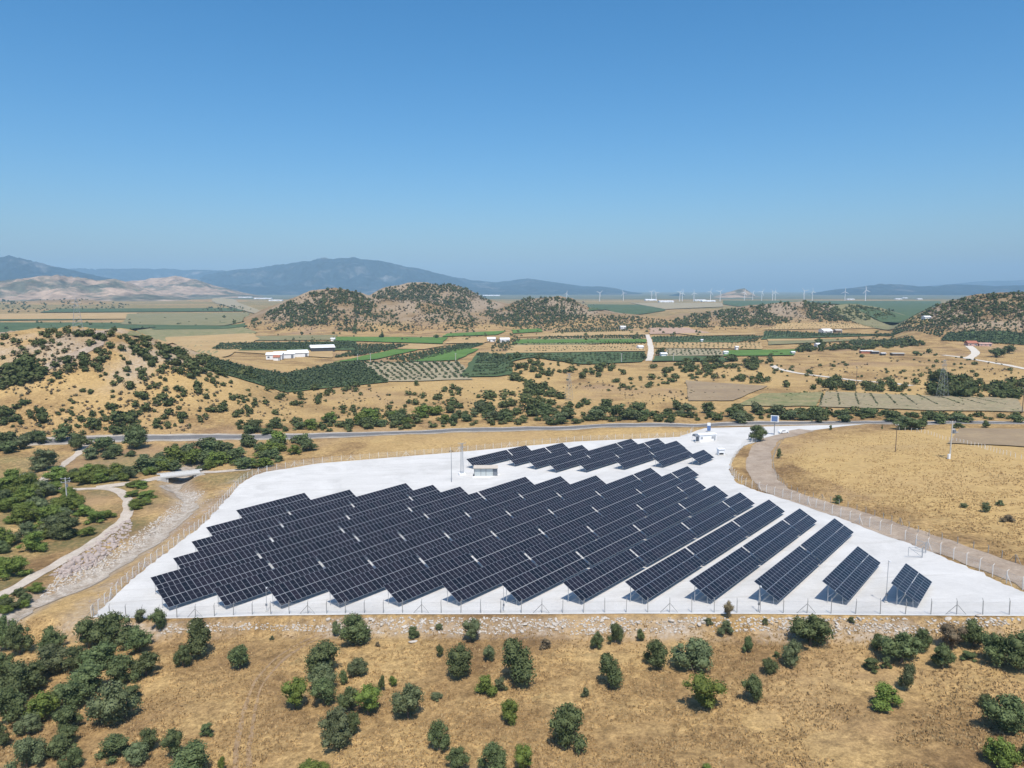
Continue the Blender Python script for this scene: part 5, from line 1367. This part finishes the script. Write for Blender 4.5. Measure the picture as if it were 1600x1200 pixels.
scrub([(1160, 640), (1300, 643), (1590, 650), (1590, 657), (1300, 655), (1160, 650)], 90, 8, 20, 'scrubby hedge below the allotment field', 517, .55)
scrub([(1150, 634), (1275, 636), (1600, 646), (1590, 622), (1290, 611), (1190, 614)], 420, 1.5, 5.5, 'weeds and low shrubs over the allotment and weedy fields', 543, .45, mat='hedge_green', cluster=(30, .40, .4), lo=True)
scrub([(1150, 634), (1275, 636), (1600, 646), (1590, 622), (1290, 611), (1190, 614)], 300, 1.5, 5, 'dry weeds over the allotment field', 544, .45, mat='dry_scrub', lo=True)
# hillside scrub
scrub([(378, 512), (430, 482), (480, 460), (522, 450), (560, 458), (590, 478), (565, 500), (470, 512), (420, 518)], 2000, 1.8, 6.5, 'dense dark scrub on the crest of the first rocky hill', 520, .8, lo=True, cluster=(26, .36, .6), power=2.4)
scrub([(500, 514), (580, 470), (660, 474), (745, 495), (790, 512), (740, 520), (640, 516), (560, 520)], 800, 1.5, 5.5, 'scattered scrub on the tan flank of the first hill', 521, .8, cluster=(40, .42, .5), lo=True)
scrub([(570, 470), (600, 452), (640, 444), (710, 443), (735, 452), (780, 478), (795, 500), (740, 492), (660, 472), (600, 468)], 1900, 1.5, 5.5, 'dense scrub on the twin rear hill', 522, .8, lo=True, cluster=(24, .38, .6), power=2.4)
scrub([(765, 505), (790, 478), (825, 465), (890, 467), (915, 482), (900, 500), (800, 512)], 1500, 1.6, 6, 'dense scrub on the middle rocky hill', 523, .8, lo=True, cluster=(24, .36, .6), power=2.4)
scrub([(800, 514), (900, 490), (1000, 496), (1080, 505), (1060, 514), (860, 516)], 1100, 1.5, 4.5, 'dotted scrub on the low saddle right of the middle hill', 524, .8, lo=True)
scrub([(1005, 512), (1080, 493), (1140, 484), (1200, 476), (1250, 471), (1330, 478), (1395, 486), (1400, 500), (1300, 503), (1120, 512)], 2400, 2, 6.5, 'dense scrub on the long right ridge', 525, .75, lo=True, cluster=(40, .28, .6), power=2.2)
scrub([(1410, 508), (1460, 478), (1530, 459), (1610, 457), (1610, 495), (1520, 505), (1440, 515)], 1000, 2, 7, 'scrub over the upper right hill', 526, .75, lo=True, cluster=(50, .38, .5))
scrub([(1440, 515), (1520, 500), (1610, 495), (1610, 524), (1540, 520), (1470, 518)], 300, 1.5, 5, 'sparse shrubs on the grassy lower right hill', 527, .75, lo=True)
scrub([(0, 468), (130, 466), (210, 478), (180, 484), (0, 490)], 160, 2.5, 5, 'scrub on the low far left hillock', 528, .7, lo=True)
scrub([(310, 486), (350, 475), (395, 484), (390, 490)], 60, 2.5, 5, 'scrub on the little hillock on the left plain', 529, .7, lo=True)
scrub([(0, 506), (360, 494), (400, 505), (200, 516), (0, 516)], 40, 3, 7, 'field trees dotted on the left plain', 530, .8, lo=True)
scrub([(420, 522), (760, 520), (800, 515), (990, 515), (1080, 520), (1400, 520), (1400, 540), (700, 532), (420, 534)], 120, 3, 7, 'scattered hedge trees between the valley fields', 531, .8, lo=True)

scrub([(378, 515), (430, 482), (480, 460), (522, 450), (560, 458), (660, 474), (745, 495), (790, 512), (640, 518), (500, 518)], 1300, 1.2, 4.2, 'dry brownish shrubs on the first rocky hill', 551, .6, mat='dry_scrub', cluster=(30, .35, .5), lo=True)
scrub([(570, 470), (640, 444), (710, 443), (780, 478), (795, 505), (660, 474)], 900, 1.2, 3.6, 'dry brownish shrubs on the twin rear hill', 552, .6, mat='dry_scrub', cluster=(30, .35, .5), lo=True)
scrub([(765, 508), (825, 465), (890, 467), (1000, 496), (1080, 506), (900, 516)], 900, 1.2, 3.6, 'dry brownish shrubs on the middle rocky hill', 553, .6, mat='dry_scrub', cluster=(30, .35, .5), lo=True)
scrub([(1005, 514), (1200, 476), (1250, 471), (1395, 486), (1400, 505), (1120, 516)], 1000, 1.2, 3.8, 'dry brownish shrubs on the long right ridge', 554, .6, mat='dry_scrub', cluster=(30, .35, .5), lo=True)
scrub([(1410, 512), (1460, 478), (1530, 459), (1610, 457), (1610, 522), (1470, 518)], 1100, 1.4, 4.5, 'dry brownish shrubs on the right hill', 555, .6, mat='dry_scrub', cluster=(35, .35, .5), lo=True)
# orchards: regular rows of small crowns, one mass for each block
def orchard(poly, rows, cols, wpx, label, seed, asp=.75, mat='orchard', jit=.12):
    a = np.array(poly, float); x, y, z = hit(a[:, 0], a[:, 1]); c = np.column_stack([x, y])
    r = np.random.default_rng(seed)
    s, t = np.meshgrid((np.arange(cols) + .5) / cols, (np.arange(rows) + .5) / rows)
    s = (s + r.normal(0, jit / cols, s.shape)).ravel(); t = (t + r.normal(0, jit / rows, t.shape)).ravel()
    keep = r.random(len(s)) > .05; s, t = s[keep], t[keep]
    P = ((1 - t) * (1 - s))[:, None] * c[0] + ((1 - t) * s)[:, None] * c[1] + (t * s)[:, None] * c[2] + (t * (1 - s))[:, None] * c[3]
    zz = Z(P[:, 0], P[:, 1]); W = wpx * depth_of(P[:, 0], P[:, 1], zz) / PX_F * r.uniform(.8, 1.2, len(s))
    o = scrub_mass('orchard_trees', P[:, 0], P[:, 1], zz, W, W * asp, M[mat], SCRUB_LO, seed)
    return tag(o, label, 'orchard', kind='stuff')
orchard([(325, 578), (608, 598), (560, 566), (330, 562)], 16, 44, 8.5, 'dense dark orchard in front of the white sheds', 601)
orchard([(612, 596), (738, 592), (718, 567), (566, 567)], 17, 13, 6.5, 'orchard with open fanning rows', 602, .7)
orchard([(330, 548), (556, 546), (555, 535), (345, 538)], 9, 46, 6, 'dark orchard above the white sheds', 603)
orchard([(555, 548), (620, 546), (640, 540), (555, 539)], 6, 16, 5.5, 'dark orchard strip right of the upper orchard', 604)
orchard([(520, 560), (560, 556), (618, 546), (560, 546)], 8, 12, 6, 'dark orchard right of the sheds', 605)
orchard([(600, 562), (645, 566), (757, 538), (715, 540)], 18, 10, 6, 'dark orchard wedge between the green fields', 606)
orchard([(735, 590), (800, 584), (800, 556), (748, 552)], 10, 12, 7, 'dark orchard left of the brown knoll', 607)
orchard([(760, 550), (800, 550), (815, 530), (780, 531)], 7, 9, 5, 'olive grove left of the dotted orchard', 608)
orchard([(815, 551), (1006, 549), (1008, 541), (830, 543)], 3, 40, 4, 'dotted orchard rows on tan soil left of the lane', 609)
orchard([(805, 541), (1008, 538), (1008, 534), (820, 536)], 2, 44, 4, 'dotted trees along the thin green strip', 610)
orchard([(815, 532), (1010, 529), (1008, 524), (860, 526)], 3, 46, 4, 'dark orchard row above the green strip', 611)
orchard([(860, 521), (990, 519), (985, 513), (875, 516)], 4, 34, 3.6, 'upper orchard under the middle hill', 612)
orchard([(800, 565), (1003, 565), (1006, 553), (795, 554)], 5, 34, 6, 'green orchard strip at the near end of the lane', 613)
orchard([(1022, 534), (1180, 535), (1195, 526), (1020, 527)], 7, 34, 4.5, 'dark orchard right of the lane', 614)
orchard([(1022, 545), (1190, 547), (1190, 537), (1022, 536)], 5, 24, 4, 'dotted orchard on tan soil right of the lane', 615)
orchard([(1042, 557), (1130, 556), (1125, 547), (1040, 546)], 7, 13, 4.5, 'orchard rows behind the big lane tree', 616)
orchard([(1192, 516), (1376, 514), (1380, 507), (1224, 506)], 4, 44, 2.6, 'fine rows of young trees on the terraced field', 617)
orchard([(1192, 530), (1388, 523), (1418, 514), (1197, 518)], 9, 50, 4.5, 'dark orchard below the right ridge', 618)
orchard([(1320, 543), (1440, 540), (1425, 527), (1330, 533)], 6, 24, 6, 'dark orchard above the ruined farm yard', 619)
orchard([(1470, 533), (1615, 541), (1615, 522), (1480, 521)], 8, 30, 6, 'dark orchard under the right hill', 620)
orchard([(1390, 525), (1470, 527), (1480, 512), (1400, 512)], 7, 18, 5, 'dark grove in the gap between the right hills', 621)
for k in range(10):
    ub, ut = 1282 + 30 * k + max(0, k - 5) * 4, 1288 + 24 * k - 3 * (k < 2)
    if k > 6: ub += 6
    orchard([(ub - .8, 634), (ub + .8, 634), (ut + .8, 616 + max(0, k - 5) * .8), (ut - .8, 616 + max(0, k - 5) * .8)], 26, 1, 4.6, f'low hedge line across the allotment field, {ORD[k]} from the left', 640 + k, .6)

# dry grass tufts in front
n = 24000
r = np.random.default_rng(77)
pu = r.uniform(-20, 1620, n); pv = 968 + (1215 - 968) * r.random(n) ** .85
gq = in_poly([(1222, 700), (1260, 680), (1400, 674), (1470, 690), (1610, 725), (1610, 880), (1540, 860), (1440, 832), (1300, 782), (1232, 760), (1216, 730)], 9000, 79)
X, Yv, Zv = hit(np.append(pu, gq[:, 0]), np.append(pv, gq[:, 1]))
ok = ((np.interp(X, FRONT[:, 0], FRONT[:, 1]) - Yv > 1.2) | (Yv > 118)) & (fbm(X / 6, Yv / 6, 3) > .40)
X, Yv, Zv = X[ok], Yv[ok], Zv[ok]; n = len(X)
nb = 3
ang = r.uniform(0, 6.28, (n, nb)); hgt = r.uniform(.06, .30, (n, nb)); wd = r.uniform(.10, .26, (n, nb)); le = r.uniform(-.25, .25, (n, nb, 2))
bx_ = X[:, None] + r.normal(0, .10, (n, nb)); by_ = Yv[:, None] + r.normal(0, .10, (n, nb))
cx, sy = np.cos(ang) * wd, np.sin(ang) * wd
V = np.stack([np.stack([bx_ - cx * .5, by_ - sy * .5, np.repeat(Zv[:, None], nb, 1) - .03], -1), np.stack([bx_ + cx * .5, by_ + sy * .5, np.repeat(Zv[:, None], nb, 1) - .03], -1),
              np.stack([bx_ + le[..., 0] * hgt + cx * .7, by_ + le[..., 1] * hgt + sy * .7, Zv[:, None] + hgt], -1), np.stack([bx_ + le[..., 0] * hgt - cx * .3, by_ + le[..., 1] * hgt - sy * .3, Zv[:, None] + hgt * .8], -1)], 2).reshape(-1, 3)
M['dry_tuft'] = surf('dry_tuft', [(0.27, 0.18, 0.09), (0.41, 0.285, 0.14), (0.52, 0.38, 0.20)], 0.5, 6, 0.9, lo=.32, hi=.68)
tag(link('dry_grass', np_mesh('dry_grass', V, [np.arange(len(V)).reshape(-1, 4)], M['dry_tuft'])), 'dry golden grass tufts on the foreground slope and right field', 'grass', kind='stuff')

# ------------------------------------------------------------------ rocks
def rock_mesh(seed, mat):
    r = np.random.default_rng(seed); V, F = ICO2
    P = V.copy()
    for _ in range(7):
        nrm = unit(r.normal(size=3)); d = r.uniform(.45, .8)
        over = P @ nrm - d; P -= np.maximum(over, 0)[:, None] * nrm
    P *= np.array([1, r.uniform(.6, .9), r.uniform(.5, .8)])
    return np_mesh('rock', P * .6, [F], M[mat])
ROCKS = [rock_mesh(700 + i, 'limestone') for i in range(6)]
ROCKS_P = [rock_mesh(720 + i, 'limestone_pink') for i in range(6)]
def boulders(poly, n, s0, s1, protos, label, grp, seed, cluster=None):
    pts = in_poly(poly, n, seed, cluster); pts = pts[np.argsort(pts[:, 0])]; X, Yv, Zv = hit(pts[:, 0], pts[:, 1]); rr = random.Random(seed)
    ok = ~inside(PADPOLY, X, Yv)
    for q, (x, y, z) in enumerate(zip(X[ok], Yv[ok], Zv[ok])):
        s = s0 + (s1 - s0) * rr.random() ** 2
        o = link('boulder', rr.choice(protos), None, (x, y, z + s * .06), (rr.uniform(-.4, .4), rr.uniform(-.4, .4), rr.uniform(0, 6.28)), (s, s * rr.uniform(.8, 1.2), s * rr.uniform(.7, 1.1)))
        tag(o, f'{label}, {ordinal(q)} from left', 'boulder', grp)
boulders([(300, 972), (600, 966), (1000, 965), (1240, 966), (1240, 980), (900, 988), (600, 986), (400, 980), (300, 985)], 90, .35, 1.1, ROCKS, 'pale boulder on rubble bank before front fence', 'boulders on the front bank', 731, (60, .38, .12))
boulders([(1200, 966), (1600, 966), (1600, 982), (1420, 985), (1330, 990), (1200, 990)], 40, .35, 1.0, ROCKS, 'pale boulder on right part of front bank', 'boulders on the front bank', 732, (60, .42, .12))
boulders([(205, 812), (200, 838), (150, 880), (110, 900), (85, 898), (130, 862), (175, 826)], 100, .8, 2.2, ROCKS_P, 'pinkish boulder in riprap beside the dirt track', 'riprap boulders', 733)
boulders([(320, 772), (275, 812), (225, 852), (170, 888), (100, 905), (110, 895), (170, 872), (220, 838), (262, 808), (300, 772)], 60, .4, 1.2, ROCKS, 'pale stone in the dry stream bed', 'stones in the stream bed', 734)
for (u, v, s, lab) in ((160, 734, 5.0, 'large white rock slab beside the bushes left of the hedge'), (1530, 962, 1.4, 'pale boulder under the front fence near the right edge'), (646, 1003, 1.6, 'flat grey stone below the small bush by the bank')):
    x, y, z = hit1(u, v); o = link('boulder', ROCKS[1], None, (x, y, z + .05 * s), (0, .1, .6), (s, s * .7, s * .45)); tag(o, lab, 'boulder', 'single rocks')
# rubble: countless small stones on the same banks
def rubble(polys, n, s0, s1, mat, label, seed, cluster=None):
    pts = np.vstack([in_poly(p, n // len(polys), seed + i, cluster) for i, p in enumerate(polys)])
    X, Yv, Zv = hit(pts[:, 0], pts[:, 1]); k = ~inside(PADPOLY, X, Yv); X, Yv, Zv = X[k], Yv[k], Zv[k]
    r = np.random.default_rng(seed); protos = []
    for i in range(5):
        V, F = ICO1; P = V * (1 + .5 * (r.random((len(V), 1)) - .5)) * np.array([.6, .5, .4]); protos.append((P + np.array([0, 0, .1]), F))
    S = s0 + (s1 - s0) * r.random(len(X)) ** 2
    return tag(scrub_mass('rubble', X, Yv, Zv, S, S, M[mat], protos, seed), label, 'rubble', kind='stuff')
rubble([[(250, 975), (600, 965), (1000, 964), (1260, 965), (1260, 985), (900, 992), (600, 990), (400, 984), (250, 992)]], 1900, .14, .5, 'limestone', 'loose limestone rubble on the front bank', 741, (50, .36, .12))
rubble([[(1250, 966), (1600, 966), (1600, 985), (1420, 990), (1250, 992)]], 500, .12, .5, 'limestone', 'loose rubble on the right part of the front bank', 743, (50, .42, .12))
rubble([[(322, 768), (275, 812), (225, 852), (170, 890), (60, 935), (90, 900), (170, 868), (215, 832), (258, 800), (290, 766)]], 1600, .15, .6, 'limestone', 'loose pale stones of the dry stream bed', 745)
rubble([[(205, 808), (205, 838), (150, 884), (100, 903), (75, 900), (130, 860), (175, 824)]], 700, .3, 1.0, 'limestone_pink', 'small stones between the riprap boulders', 747)
rubble([[(395, 745), (330, 800), (240, 880), (160, 945), (140, 940), (220, 875), (310, 790), (370, 745)]], 500, .15, .5, 'limestone_pink', 'stones on the bank beside the left fence', 749)

# ------------------------------------------------------------------ haze
hz_m = bpy.data.materials.new('haze_air'); hz_m.use_nodes = True
nt = hz_m.node_tree
for nd in list(nt.nodes):
    if nd.type != 'OUTPUT_MATERIAL': nt.nodes.remove(nd)
pv_ = nt.nodes.new('ShaderNodeVolumePrincipled')
pv_.inputs['Color'].default_value = (0.48, 0.76, 1.0, 1)
pv_.inputs['Density'].default_value = 7e-5
pv_.inputs['Anisotropy'].default_value = -0.3
nt.links.new(pv_.outputs[0], [n_ for n_ in nt.nodes if n_.type == 'OUTPUT_MATERIAL'][0].inputs['Volume'])
b = MB(); b.box((0, 10300, 340), (52000, 20800, 730)); hz_o = b.build('haze', hz_m)
tag(hz_o, 'thin bluish summer haze over the whole plain', 'haze', kind='stuff')
print('ground range', GZ.min(), GZ.max())
